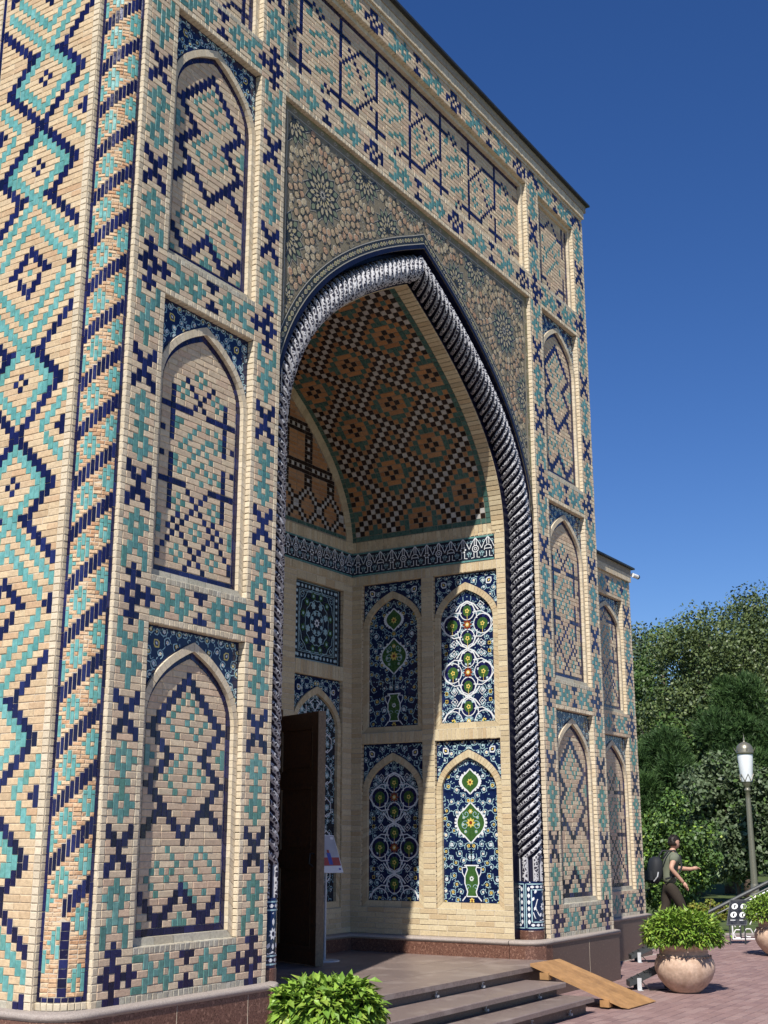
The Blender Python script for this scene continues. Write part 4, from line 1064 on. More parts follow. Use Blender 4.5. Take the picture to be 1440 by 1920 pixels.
# back wall with doorway, carpet panel and tall arched panel on each side of the door
bw = tag(empty('iwan_back_wall', (0, 0, 0), portal), 'back wall of the deep arch with doorway, shaded')
XL, XR = XC - BW, XC + BW; DX0, DX1, DZ = 9.95, 11.52, 3.12
m = MB()
for u0, u1, v0, v1 in ((XL, DX0, .39, 5.4), (DX1, XR, .39, 5.4), (DX0, DX1, DZ, 5.4)): m.face([BACK(u0, v0, -.09), BACK(u1, v0, -.09), BACK(u1, v1, -.09), BACK(u0, v1, -.09)], 'mortar', .5)
m.build('mortar_bed', bw)
pcs = []
for sx in (1, -1):
    def rng(a, b): return (XC + sx * a, XC + sx * b) if sx == 1 else (XC - b, XC - a)
    def RB(a, b, v0, v1, dv, ln, **k): u0, u1 = rng(a, b); m2.face([BACK(u0, v0, 0), BACK(u1, v0, 0), BACK(u1, v1, 0), BACK(u0, v1, 0)], 'mortar', .5); pcs.extend(rowbricks(BACK, u0, u1, v0, v1, dv, ln, 'y', **k))
    m2 = MB()
    RB(2.05, 2.25, .59, 4.94, .062, .2); RB(.77, 1.03, .39 if sx == 1 else .39, 4.94, .062, .22); RB(1.03, 2.05, .59, .88, .062, .25); RB(1.03, 2.05, 3.585, 3.76, .17, .058, stack=True); RB(1.03, 2.05, 4.735, 4.94, .1, .2)
    m2.build('mortar_bed', bw)
    u0, u1 = rng(1.03, 2.05)
    q, uc, oi, li, ok = arched(BACK, u0, .885, u1 - u0, 2.70, portal, 'majolica_panel', 'tall arched panel with white strapwork %s the door' % ('right of' if sx == 1 else 'left of'), vs=.78, top=.115, fw=.07, frame_m='yellow_brick', dep=(.022, .045, .065),
                               flowers=[('white_paint', 'yellow_paint'), ('yellow_paint', 'white_paint'), ('white_paint', 'pale_blue_paint')], sp_scale=1.1, rk='y')
    majolica_tiles(BACK, u0 + .06, u1 - .06, .89, 3.44, -.062, 'dark_tile_glaze', q, .215, ok)
    A = Art(BACK, -.0612, ok, uc)
    y = .9; k = 0
    while y < 3.5:
        x = uc - .12 if k % 2 else uc - .27
        A.lay = 2; A.stroke([(x + .10 * cos(pi / 6 + q_ * pi / 3), y + .11 * sin(pi / 6 + q_ * pi / 3)) for q_ in range(6)], .015, 'white_paint', True)
        A.stroke([(x, y + .11), (x + .14, y + .17), (x + .02, y + .29)], .013, 'white_paint'); A.stroke([(x - .08, y + .06), (x - .17, y + .12)], .013, 'white_paint')
        A.lay = 1; A.flower((x, y), .045, 'pale_blue_paint', 'white_paint', 6); y += .19; k += 1
    A.lay = 0; A.scrolls(u0 + .06, uc, .9, 3.45, .045, .007, 'pale_blue_paint', 'pale_blue_paint', [('white_paint', 'pale_blue_paint')], None, 2.5)
    A.build('panel_painting', q)
    # carpet-like square panel
    q = tag(empty('carpet_panel', (0, 0, 0), portal), 'square carpet-like tile panel %s the door' % ('above right of' if sx == 1 else 'above left of'))
    a, b, c, d_ = u0 + .02, u1 - .04, 3.765, 4.73
    lay(reveals(BACK, u0, u1, 3.76, 4.735, .05, .062, 'y'), q, 0)
    majolica_tiles(BACK, a - .02, b + .04, c, d_, -.045, 'dark_tile_glaze', q, .2)
    A = Art(BACK, -.0442, None, (a + b) / 2); uc = (a + b) / 2; vc = (c + d_) / 2
    for o_ in (.012, .10, .118): A.stroke([(uc, c + o_), (a + o_, c + o_), (a + o_, d_ - o_), (uc, d_ - o_)], .009, 'pale_blue_paint')
    for i in range(12): A.flower((a + .056, c + .06 + i * .077), .026, 'pale_blue_paint', 'white_paint', 6)
    for i in range(6):
        for vv in (c + .056, d_ - .056): A.flower((a + .09 + i * .075, vv), .026, 'pale_blue_paint', 'white_paint', 6)
    for rr, n, fr_, m1 in ((.30, 12, .055, 'green_paint'), (.20, 8, .05, 'pale_blue_paint'), (.11, 8, .035, 'pale_blue_paint')):
        for k in range(n):
            an = 2 * pi * (k + .5) / n
            if cos(an) < .01: A.lay = 1; A.flower((uc + rr * cos(an), vc + rr * sin(an) * 1.12), fr_, m1, 'pale_blue_paint', 6)
        A.lay = 2; A.stroke([(uc + rr * 1.2 * cos(pi / 2 + pi * k / 16) * (1 + .06 * (k % 2)), vc + rr * 1.35 * sin(pi / 2 + pi * k / 16) * (1 + .06 * (k % 2))) for k in range(17)], .009, 'pale_blue_paint')
    A.flower((uc, vc), .06, 'white_paint', 'dark_tile_glaze', 8)
    A.lay = 0; A.spiral((a + .17, d_ - .17), .05, 0, 1.3, .007, 'pale_blue_paint', 'pale_blue_paint'); A.spiral((a + .17, c + .17), .05, 2, 1.3, .007, 'pale_blue_paint', 'pale_blue_paint')
    A.build('panel_painting', q)
lay(pcs, bw, 0)
m = MB(); m.face([BACK(DX0, DZ, -.0012), BACK(DX1, DZ, -.0012), BACK(DX1, 4.94, -.0012), BACK(DX0, 4.94, -.0012)], 'mortar', .5); m.build('mortar_bed', bw)
lay(rowbricks(BACK, DX0, DX1, DZ, 4.94, .062, .24, 'y') + rowbricks(BACK, XL, XR, 5.262, 5.40, .138, .058, 'y', stack=True) + rowbricks(BACK, XL, XR, 4.845, 4.94, .095, .058, 'y', d=.004, stack=True), bw, 0)
m = MB(); m.face([BACK(XL, 4.94, -.001), BACK(XR, 4.94, -.001), BACK(XR, 5.4, -.001), BACK(XL, 5.4, -.001)], 'mortar', .5); m.build('mortar_bed', bw)
frieze(BACK, XL + .004, XR - .004, 4.945, 5.258, portal)
# ---------------------------------------------------------------- vault
class Vault(Frame):
    def __init__(s, sx):
        s.sx = sx; P = [p for p in PB if p[1] >= 5.30 - 1e-6]; P = resample(P, .05); s.P = P; s.S = [0]
        for a, b in zip(P, P[1:]): s.S.append(s.S[-1] + sqrt((a[0] - b[0]) ** 2 + (a[1] - b[1]) ** 2))
        s.L = s.S[-1]
    def at(s, v):
        v = min(max(v, 0), s.L - 1e-6); i = 0
        lo, hi = 0, len(s.S) - 1
        while hi - lo > 1:
            m_ = (lo + hi) // 2
            if s.S[m_] <= v: lo = m_
            else: hi = m_
        a, b = s.P[lo], s.P[lo + 1]; t = (v - s.S[lo]) / (s.S[lo + 1] - s.S[lo]); l = s.S[lo + 1] - s.S[lo]
        return a[0] + (b[0] - a[0]) * t, a[1] + (b[1] - a[1]) * t, (b[0] - a[0]) / l, (b[1] - a[1]) / l
    def __call__(s, u, v, d=0.0):
        x, z, tx, tz = s.at(v); nx, nz = -tz, tx                      # inward normal
        return Vector((XC + s.sx * (x + nx * d), YB - u if s.sx == 1 else YB - u, z + nz * d))
    def normal(s, u, v): x, z, tx, tz = s.at(v); return Vector((s.sx * -tz, 0, tx))
vault = tag(empty('vault', (0, 0, 0), portal), 'shaded pointed vault with brown bricks, turquoise diamonds and black and white chequer lines')
for sx in (1, -1):
    f = Vault(sx); m = MB(); N = 40
    for i in range(N):
        v0, v1 = f.L * i / N, f.L * (i + 1) / N
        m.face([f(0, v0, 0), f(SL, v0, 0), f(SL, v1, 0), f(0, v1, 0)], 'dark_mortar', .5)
    m.build('mortar_bed', vault)
    pcs = []; fb_ = .17; bk = .0; v_b = .10
    nn = int((f.L - v_b) / DV); dv = (f.L - v_b) / nn
    for r in range(int(f.L / .06)): pcs.append(Piece(f, SL - fb_, r * f.L / int(f.L / .06), fb_, f.L / int(f.L / .06), 'y', .004, False))
    pcs += rowbricks(f, 0, SL - fb_, .0, v_b, .1, .06, 'y', stack=True)
    W = 30; du = (SL - fb_) / W; tiles = []; nn = int((f.L - v_b) / .0655); dv = (f.L - v_b) / nn
    for r in range(nn): tiles.append((0, r, r, 'T')); tiles.append((W - 1, r, r, 'T'))
    for c in range(1, W - 1, 3): tiles.append((c, 0, 0, 'T', min(c + 2, W - 2)))
    P_, Q_ = 14, 6
    den = P_ * P_ + Q_ * Q_
    def cellkind(a, b):
        # tiling of large and small squares turned 45 degrees: chequer strands run along every edge
        fi = (a * P_ + b * Q_) / den; fj = (-a * Q_ + b * P_) / den
        for i in range(math.floor(fi) - 1, math.floor(fi) + 2):
            for j in range(math.floor(fj) - 1, math.floor(fj) + 2):
                ox, oy = i * P_ - j * Q_, i * Q_ + j * P_
                for (x0, y0, S_) in ((ox, oy, P_), (ox + P_, oy, Q_)):
                    da, db = a - x0, b - y0
                    if 0 <= da <= S_ and 0 <= db <= S_:
                        e_ = min(da, db, S_ - da, S_ - db)
                        if e_ == 0: return 'W'
                        if e_ == 1: return 'K'
                        ca, cb = da - S_ / 2, db - S_ / 2; mx_ = max(abs(ca), abs(cb))
                        if S_ == P_:
                            if abs(ca) == 1 and abs(cb) == 1: return 'K'
                            if mx_ == 4 or (mx_ == 3 and (abs(ca) + abs(cb)) % 4 == 2): return 'T'
                        elif mx_ == 0: return 'T'
                        return None
        return None
    for c in range(1, W - 1):
        for r in range(1, nn):
            k = cellkind(c + r + 4, c - r)
            if k: tiles.append((c, r, r, k))
    # join turquoise cells into upright tiles
    tset = {(t[0], t[1]) for t in tiles if t[3] == 'T' and 0 < t[0] < W - 1 and t[1] > 0}
    tiles = [t for t in tiles if not (t[3] == 'T' and (t[0], t[1]) in tset)]
    for (c, r) in sorted(tset):
        if (c, r) not in tset: continue
        e = r
        while (c, e + 1) in tset and e - r < 1: e += 1
        for j in range(r, e + 1): tset.discard((c, j))
        tiles.append((c, r, e, 'T'))
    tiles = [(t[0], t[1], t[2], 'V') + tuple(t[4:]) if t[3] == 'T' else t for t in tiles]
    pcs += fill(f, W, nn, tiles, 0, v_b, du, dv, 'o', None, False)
    lay(pcs, vault, 300 if sx == 1 else 0)
# tympanum on the back wall
ty = tag(empty('tympanum', (0, 0, 0), portal), 'dark patterned tympanum above the back wall')
T0 = [p for p in PB if p[1] >= 5.3]; T1 = offset(T0, -.14); T1[-1] = (0, T0[-1][1] - .18)
m = MB(); oa = both(T0); ob = both(T1); voussoirs(BACK, oa, ob, .06, .012, -.02, 'yellow_brick', m); m.build('arch_band', ty)
m = MB()
for s in (-1, 1):
    for a, b in zip(T0, T0[1:]): m.face([BACK(XC + s * a[0], 5.38, 0), BACK(XC + s * b[0], 5.38, 0), BACK(XC + s * b[0], b[1], 0), BACK(XC + s * a[0], a[1], 0)], 'dark_mortar', .5)
m.build('mortar_bed', ty)
def in_ty(u, v):
    x = abs(u - XC)
    for a, b in zip(T1, T1[1:]):
        if b[0] <= x <= a[0]: return v < a[1] + (b[1] - a[1]) * (a[0] - x) / max(a[0] - b[0], 1e-6)
    return False
W = 82; du = 2 * BW / W; nn = 42
okt = lambda c, r: in_ty(XL + (c + .5) * du, 5.41 + (r + 1) * DV)
tiles = []
for c in range(W): tiles.append((c, 0, 0, 'V'))
for r in range(1, nn):
    for c in range(W):
        x = abs(c - 40.5); ci = int(x)
        k = None; ph = ci % 9
        if 8 <= r:
            if ph in (3, 5): k = 'K'
            elif ph == 4: k = 'W' if r % 2 else 'K'
        if r % 10 in (3, 5) and 10 < r: k = 'K'
        if r % 10 == 4 and 10 < r and ph != 4: k = 'W' if c % 2 else 'K'
        if r < 9:
            a_ = (ci + r) % 9; b_ = (ci - r) % 9
            if a_ in (3, 5) or b_ in (3, 5): k = 'K'
            if a_ == 4 or b_ == 4: k = 'W'
        if k: tiles.append((c, r, r, k))
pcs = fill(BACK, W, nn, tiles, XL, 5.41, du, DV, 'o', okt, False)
lay(pcs, ty, 0)

# ---------------------------------------------------------------- left side face and round corner column
LEFT = Frame((5.995, 0, 0), (0, -1, 0), (0, 0, 1), (-1, 0, 0))          # u = -y
def left_pattern(W, H, flip=0):
    t = []; cc = W // 2
    key = [(0, 3), (5, 8), (21, -8), (26, -3), (31, -8), (39, -16), (47, -8), (52, -3)]
    def A_(r):
        r = r % 52
        for (a, x), (b, y) in zip(key, key[1:]):
            if a <= r <= b: return x + (y - x) * (r - a) / (b - a)
    for r in range(H):
        rr = H - r + 5 + flip
        for s in (-1, 1):
            t.append((cc + round(s * A_(rr)), r - 1, r, 'N'))
        q = rr % 52
        if q in (0, 26): t += [(cc - 2, r, r, 'N'), (cc + 2, r, r, 'N')]
    T = []
    for r in range(-30, H + 30):
        rr = (H - r + 5 + flip) % 52
        if rr in (5, 21):
            for a, b in ((0, 1), (0, -1), (1, 0), (-1, 0)): t.append((cc + a, r + b, r + b, 'N'))
            T.append((cc, r, 5)); T.append((cc, r, 6))
        if rr == 39:
            for i in range(-3, 4):
                j = 4 - abs(i); t.append((cc + i, r + j - 1, r + j, 'N')); t.append((cc + i, r - j, r - j + 1, 'N'))
            t += [(cc - 4, r, r, 'N'), (cc + 4, r, r, 'N'), (cc, r, r, 'U')]
            t += [(cc - 9, r - 1, r + 1, 'N'), (cc + 9, r - 1, r + 1, 'N'), (cc - 8, r, r, 'N'), (cc + 8, r, r, 'N')]
            T += [(cc, r, 8), (cc, r, 12)]
        if rr == 13:
            for s in (-1, 1):
                t += [(cc + s * 9, r - 1, r + 1, 'N'), (cc + s * 8, r, r, 'N')]; T.append((cc + s * 10, r, 5))
    for c, r, d in T:
        for i in range(-d, d + 1):
            j = d - abs(i)
            if abs(c + i - cc) > 9: continue
            t.append((c + i, r + j, r + j + 1, 'U')); t.append((c + i, r - j - 1, r - j, 'U'))
    return t
for k, (ya, yb) in enumerate(((6.535, 7.605), (7.75, 8.82))):
    W = 20; du = (yb - ya) / W; lp = left_pattern(W, NR, 0 if k == 0 else 26)
    # keep tile order: navy first, then turquoise where free
    direct.extend(fill(LEFT, W, NR, lp, -yb, Z0, du, DV, 's', None, k == 0, lambda c, r: 'g' if r == 0 else None))
bed(LEFT, -9.2, -6.465, Z0, rowz(NR))
for a, b, k in ((6.467, 6.533, 'l'), (7.607, 7.645, 'N'), (7.645, 7.71, 'l'), (7.71, 7.748, 'N'), (8.822, 8.88, 'l')):
    n = NR if k == 'l' else NR // 4
    for i in range(n): direct.append(Piece(LEFT, -b, Z0 + i * (rowz(NR) - Z0) / n, b - a, (rowz(NR) - Z0) / n, k, .004 if k == 'l' else 0, a < 7))
rest = rowbricks(LEFT, -9.2, -8.885, Z0, rowz(NR), DV, .16, 's'); direct.extend(rest)
# returns of the notch beside the column
g = Frame((X0, 0, 0), (0, -1, 0), (0, 0, 1), (-1, 0, 0))
for i in range(NR): direct.append(Piece(g, -(YF + .06), rowz(i), .062, DV, 'l', -.003))
g2 = Frame((0, 6.465, 0), (1, 0, 0), (0, 0, 1), (0, -1, 0))
for i in range(NR): direct.append(Piece(g2, 5.993, rowz(i), .05, DV, 'l', -.003, False))
mort.face([(X0 + .001, YF, Z0), (X0 + .001, YF + .3, Z0), (X0 + .001, YF + .3, rowz(NR)), (X0 + .001, YF, rowz(NR))], 'mortar', .5)
mort.face([(5.99, 6.466, Z0), (6.3, 6.466, Z0), (6.3, 6.466, rowz(NR)), (5.99, 6.466, rowz(NR))], 'mortar', .5)
CC = (6.245, 6.445); CR = .213; CA0 = radians(175)
COLF = Cyl(CC[0], CC[1], CR, CA0)
colm = tag(empty('corner_column', (0, 0, 0), portal), 'round corner column with navy diagonal stripes and turquoise flowers')
arcL = CR * radians(96); nv = 10; ed = .030; du = (arcL - 2 * ed) / nv; dv = .0292; H = int((rowz(NR) - Z0 - .10) / dv)
tiles = []
for b in range(-26, H + 26, 13):
    for c in range(nv):
        tiles.append((c, b + c, b + c + 2, 'N')) if c % 2 == 0 or True else None
    for c in (-1, 3, 8):
        for a in range(-2, 3):
            w = 2 - abs(a)
            if a == 0: tiles += [(c, b + c + 9, b + c + 11, 'U'), (c, b + c + 5, b + c + 7, 'U')]
            elif w: tiles.append((c + a, b + c + 8 - 2, b + c + 8 + 2, 'U'))
            else: tiles.append((c + a, b + c + 8, b + c + 8, 'U'))
lowH = 16
tiles = [(t[0], t[1], t[2] + 1, t[3]) if t[3] == 'N' else t for t in tiles]
tiles = [t for t in tiles if t[1] > lowH or (t[3] == 'U' and t[1] > 0)]
for r in range(0, lowH + 3, 2): tiles.append((4, r, r + 1, 'N', 5))
cpcs = fill(COLF, nv, H, [t for t in tiles if t[3] == 'N'] + [t for t in tiles if t[3] != 'N'], ed, Z0 + .085, du, dv, 'r', None, True, maxlen=2, maxt=4)
n = 52
for i in range(n):
    z_ = Z0 + .055 + i * (H * dv + .03) / n
    for u_ in (0, arcL - ed): cpcs.append(Piece(COLF, u_, z_, ed, (H * dv + .03) / n, 'N', 0))
for i in range(8): cpcs.append(Piece(COLF, i * arcL / 8, Z0 + .053, arcL / 8, .032, 'N', 0)); cpcs.append(Piece(COLF, i * arcL / 8, Z0, arcL / 8, .052, 'l', .004))
lay(cpcs, colm, 300)
m = MB(); K = 24
for i in range(K):
    a, b = arcL * i / K, arcL * (i + 1) / K; m.face([COLF(a, Z0, 0), COLF(b, Z0, 0), COLF(b, rowz(NR), 0), COLF(a, rowz(NR), 0)], 'mortar', .5)
m.build('mortar_bed', colm, True)
lay(direct, portal, 300)
mort.build('mortar_bed', portal)

# ---------------------------------------------------------------- granite base with rounded moulding
def arc_pts(cx, cy, r, a0, a1, n): return [(cx + r * cos(radians(a0 + (a1 - a0) * i / n)), cy + r * sin(radians(a0 + (a1 - a0) * i / n))) for i in range(n + 1)]
def base_run(path, mface, parent, closed_out=1, z0=0.0, zt=.586, off=0.05):
    """path runs with the outside on its right hand"""
    n = len(path); nor = []
    for i in range(n):
        a = path[max(i - 1, 0)]; b = path[min(i + 1, n - 1)]
        dx, dy = b[0] - a[0], b[1] - a[1]; l = sqrt(dx * dx + dy * dy); nx, ny = dy / l, -dx / l
        if 0 < i < n - 1:
            d1 = (path[i][0] - a[0], path[i][1] - a[1]); d2 = (b[0] - path[i][0], b[1] - path[i][1])
            l1 = sqrt(d1[0] ** 2 + d1[1] ** 2); l2 = sqrt(d2[0] ** 2 + d2[1] ** 2)
            n1 = (d1[1] / l1, -d1[0] / l1); n2 = (d2[1] / l2, -d2[0] / l2); k = 1 + n1[0] * n2[0] + n1[1] * n2[1]
            nx, ny = (n1[0] + n2[0]) / k, (n1[1] + n2[1]) / k
        nor.append((nx, ny))
    def sweep(prof, m, name):
        mb = MB(); vs = []; fs = []
        for (x, y), (nx, ny) in zip(path, nor):
            for o, z in prof: vs.append((x + nx * o, y + ny * o, z))
        k = len(prof)
        for i in range(n - 1):
            for j in range(k - 1): fs.append((i * k + j, (i + 1) * k + j, (i + 1) * k + j + 1, i * k + j + 1))
        mb.raw(vs, fs, m, .5); return mb.build(name, parent)
    sweep([(off, z0), (off, zt - .052)], mface, 'granite_plinth')
    r = .022; pr = [(off, zt - .052)] + [(off + r * .9 * sin(pi * t / 8), zt - .026 - r * cos(pi * t / 8)) for t in range(0, 9)] + [(0, zt + .006), (-.01, zt + .006)]
    o = sweep(pr, 'stone_mould', 'base_moulding')
    o.data.polygons.foreach_set('use_smooth', [True] * len(o.data.polygons))
left_run = [(5.995, 9.2), (5.995, 7.6), (5.995, 6.50)] + arc_pts(6.225, 6.43, .232, 180, 270, 10)[1:] + [(6.6, YF), (7.4, YF), (8.06, YF)]
base_run(left_run, 'granite_red', portal, z0=-.02)
base_run([(8.06, YF), (XC - AW + .02, YF)] + arc_pts(XC - AW + .0, YF + .13, .14, -80, 0, 5) + [(XC - BW - .06, YN)] + [(XC - BW, YN + .05), (XC - BW, YB)], 'granite_red', portal, z0=.2)
base_run([(XC - BW, YB), (DX0, YB)], 'granite_red', portal, z0=.2); base_run([(DX1, YB), (XC + BW, YB), (XC + BW, YN + .05)], 'granite_red', portal, z0=.2)
base_run([(XC + BW, YN + .05)] + [(XC + BW + .02, YN - .12), (XC + BW + .06, YF + .07), (XC + AW - .20, YF + .005), (XC + AW - .05, YF - .0)], 'granite_red', portal, z0=-.02)
base_run([(XC + AW - .05, YF), (14.2, YF), (XE - .004, YF), (XE - .004, YF + .6), (XE - .004, 9.2)], 'granite_brown', portal, z0=-.02)
# dark vertical slab joints on the granite
for x in (7.05, 7.85, 14.35): 
    m = MB(); m.box((x - .002, YF - .0515, 0), (x + .002, YF - .049, .53), 'mortar', .5); m.build('slab_joint', portal)

# ---------------------------------------------------------------- solid core behind the facing
core = MB(); e = .125
core.box((6.12, YF + e, 0), (XC - AW - .0, 9.2, 10.25), 'core'); core.box((XC - AW, YN + .02, 0), (XC - BW - .02, 9.2, 8.0), 'core')
core.box((XC + AW, YF + e, 0), (XE - .01, 9.2, 10.25), 'core'); core.box((XC + BW + .09, YN + .02, 0), (XC + AW, 9.2, 8.0), 'core')
core.box((XC - AW, YF + e, 8.42), (XC + AW, 9.2, 10.25), 'core')
tb = [p for p in PB if p[1] >= 5.3]
for s in (-1, 1):
    for a, b in zip(tb, tb[1:]):
        core.raw([(XC + s * a[0], YN + .01, a[1] + .02), (XC + s * b[0], YN + .01, b[1] + .02), (XC + s * b[0], YN + .01, 8.42), (XC + s * a[0], YN + .01, 8.42),
                  (XC + s * a[0], YB, a[1] + .02), (XC + s * b[0], YB, b[1] + .02), (XC + s * b[0], YB, 8.42), (XC + s * a[0], YB, 8.42)],
                 [(0, 1, 2, 3), (0, 4, 5, 1), (3, 2, 6, 7), (4, 7, 6, 5)], 'core')
ta = [p for p in PA if p[1] >= 5.19]
for s in (-1, 1):
    for a, b in zip(ta, ta[1:]): core.face([(XC + s * a[0], YF + .06, a[1] + .01), (XC + s * b[0], YF + .06, b[1] + .01), (XC + s * b[0], YF + .06, 8.43), (XC + s * a[0], YF + .06, 8.43)], 'core')
core.box((XC - AW, YB + .1, 0), (DX0 - .06, 9.2, 8.4), 'core'); core.box((DX1 + .06, YB + .1, 0), (XC + AW, 9.2, 8.4), 'core'); core.box((DX0 - .06, YB + .1, DZ + .06), (DX1 + .06, 9.2, 8.4), 'core')
core.build('wall_core', portal)
# end wall facing right
RGT = Frame((XE, 0, 0), (0, 1, 0), (0, 0, 1), (1, 0, 0))
m = MB(); m.face([RGT(YF, Z0, -.003), RGT(9.2, Z0, -.003), RGT(9.2, rowz(NR), -.003), RGT(YF, rowz(NR), -.003)], 'mortar', .5); m.build('mortar_bed', portal)
lay(rowbricks(RGT, YF, 9.2, Z0, rowz(NR), DV, .24, 'b', d=-.006), tag(empty('end_wall', (0, 0, 0), portal)), 0)
# room behind the door, its unlit dark painted on as near-black surfaces
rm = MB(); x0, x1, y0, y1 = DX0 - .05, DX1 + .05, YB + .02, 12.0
rm.face([(x0, y1, .3), (x1, y1, .3), (x1, y1, 3.4), (x0, y1, 3.4)], 'room_painted_dark'); rm.face([(x0, y0, .3), (x0, y1, .3), (x0, y1, 3.4), (x0, y0, 3.4)], 'room_painted_dark'); rm.face([(x1, y0, .3), (x1, y1, .3), (x1, y1, 3.4), (x1, y0, 3.4)], 'room_painted_dark')
rm.face([(x0, y0, .391), (x1, y0, .391), (x1, y1, .391), (x0, y1, .391)], 'room_painted_dark'); rm.face([(x0, y0, 3.2), (x1, y0, 3.2), (x1, y1, 3.2), (x0, y1, 3.2)], 'room_painted_dark')
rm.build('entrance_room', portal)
m = MB()
for a, b in (((DX0 - .01, YB - .03, .39), (DX0 + .09, YB + .12, DZ)), ((DX1 - .09, YB - .03, .39), (DX1 + .01, YB + .12, DZ)), ((DX0 + .09, YB - .028, DZ - .1), (DX1 - .09, YB + .12, DZ))): m.box(a, b, 'wood_dark')
m.build('door_frame', portal)
# open door leaf
def door_leaf(hx, hy, fx, fy, z0, z1, label):
    h0 = Vector((hx, hy, 0)); U = Vector((fx - hx, fy - hy, 0)); L = U.length; U.normalize(); V = Vector((0, 0, 1)); N = Vector((-U.y, U.x, 0)) ; N = N if N.x < 0 else -N
    f = Frame(h0, U, V, N); d = tag(empty('door', (0, 0, 0), portal), label); T = .035
    def slab(u0, u1, v0, v1, a, b, name, m='wood_dark'):
        mb = MB(); c = [f(u0, v0, b), f(u1, v0, b), f(u1, v1, b), f(u0, v1, b), f(u0, v0, a), f(u1, v0, a), f(u1, v1, a), f(u0, v1, a)]
        mb.raw(c, [(0, 1, 2, 3), (5, 4, 7, 6), (4, 5, 1, 0), (5, 6, 2, 1), (6, 7, 3, 2), (7, 4, 0, 3)], m); return mb.build(name, d)
    slab(0, .12, z0, z1, -T, T, 'stile'); slab(L - .13, L - .012, z0, z1, -T, T, 'stile')
    slab(L - .0118, L, z0, z1, -T - .012, T + .014, 'edge_strip', 'wood_edge')
    rails = [z0 + .002, z0 + .98, z0 + 1.82, z1 - .002]
    for i, v in enumerate(rails):
        a, b = (v, v + .16) if i < 3 else (v - .16, v)
        slab(.121, L - .131, a, b, -T + .002, T - .002, 'rail')
    for i in range(3):
        a = rails[i] + .16; b = rails[i + 1] if i < 2 else z1 - .162
        slab(.121, L - .131, a, b, -.012, .008, 'panel')
        slab(.17, L - .18, a + .05, b - .05, -.018, .020, 'raised_panel')
        for q in ((.122, .14, a, b), (L - .15, L - .132, a, b)): slab(*q, .0085, .03, 'bead', 'wood_edge')
        slab(.141, L - .151, b - .018, b, .0085, .03, 'bead'); slab(.141, L - .151, a, a + .018, .0085, .03, 'bead')
    mb = MB(); c = f(L - .07, z0 + 1.12, T + .004); mb.tube([c, c + N * .05, c + N * .06 - V * .10, c + N * .01 - V * .13], .011, 'black_rubber', 8); mb.build('handle', d)
door_leaf(11.40, 8.60, 11.08, 7.76, .40, 3.02, 'open dark carved wooden door leaf with pale edge')
# ---------------------------------------------------------------- right wing, set back
YW = 7.10; WX0 = 18.78 - 35 * DU
WING = Frame((0, YW, 0), (1, 0, 0), (0, 0, 1), (0, -1, 0))
wing = tag(empty('side_wing', (0, 0, 0)), 'lower patterned brick wing set back to the right of the portal', 'building')
wt = []; NW = 100
for L in range(2):
    b = 51 * L
    for c, a, e_, k in MOT: wt.append((c + 1, b + a, b + e_, k)); wt.append((c + 29, b + a, b + e_, k))
    for c, a, e_, k, c1 in BAND: wt.append((c, b + a, b + e_, k, c1))
for c, a, e_, k, c1 in BAND: wt.append((c, 93 + a, 93 + e_, k, c1))
WL = [(7, 50), (58, 92)]
def okw(c, r): return not (7 <= c <= 27 and any(a <= r <= b for a, b in WL))
wp = fill(WING, 35, NW, wt, WX0, Z0, DU, DV, 'b', okw, False, lambda c, r: 'l' if c in (0, 34) or (c in (6, 28) and r % 51 > 6) else ('g' if r == 0 else None))
wp += rowbricks(WING, 15.2, WX0, Z0, rowz(NW), DV, .16, 'b')
lay(wp, wing, 0)
m = MB()
for u0, u1, v0, v1 in ((15.2, WX0 + 7 * DU, 0, rowz(NW)), (WX0 + 28 * DU, 18.78, 0, rowz(NW)), (WX0 + 7 * DU, WX0 + 28 * DU, 0, rowz(7)), (WX0 + 7 * DU, WX0 + 28 * DU, rowz(51), rowz(58)), (WX0 + 7 * DU, WX0 + 28 * DU, rowz(93), rowz(NW))):
    m.face([WING(u0, v0), WING(u1, v0), WING(u1, v1), WING(u0, v1)], 'mortar', .5)
m.face([(18.779, YW, 0), (18.779, 11, 0), (18.779, 11, rowz(NW)), (18.779, YW, rowz(NW))], 'buff_brick', .5)
m.face([(15.2, YW + .12, 0), (18.77, YW + .12, 0), (18.77, YW + .12, rowz(NW)), (15.2, YW + .12, rowz(NW))], 'core', .5)
m.build('wall', wing)
for L, lab in ((0, 'lower arched niche of the wing'), (1, 'upper arched niche of the wing')):
    a, b = WL[L]
    brick_niche(WING, WX0 + 7 * DU, rowz(a), 21 * DU, rowz(b + 1) - rowz(a), wing, PL if L else PL, 'arched_niche', lab, False)
zc2 = rowz(NW)
m = MB()
for i in range(int(3.6 / .055)): m.box((15.2 + i * .055 + .002, YW - .04, zc2 + .002), (15.2 + (i + 1) * .055 - .002, YW + .04, zc2 + .118), 'light_brick')
m.build('cornice', wing)
m = MB(); m.box((15.2, YW - .035, zc2 + .12), (18.80, YW + 4, zc2 + .22), 'fascia'); m.build('fascia_board', wing)
m = MB(); m.box((15.2, YW - .085, zc2 + .222), (18.86, YW + 4, zc2 + .25), 'roof_metal'); m.build('roof_coping', wing)
base_run([(15.35, YW), (17.0, YW), (18.776, YW), (18.776, 8.0), (18.776, 11)], 'granite_brown', wing, z0=-.02)
cc = tag(empty('security_camera', (18.80, YW - .06, zc2 + .13)), 'small white security camera under the wing roof corner', 'camera')
m = MB(); m.tube([(0, 0, 0), (.14, -.03, -.01)], [.035, .035], 'white_plastic', 12); m.build('camera_body', cc)
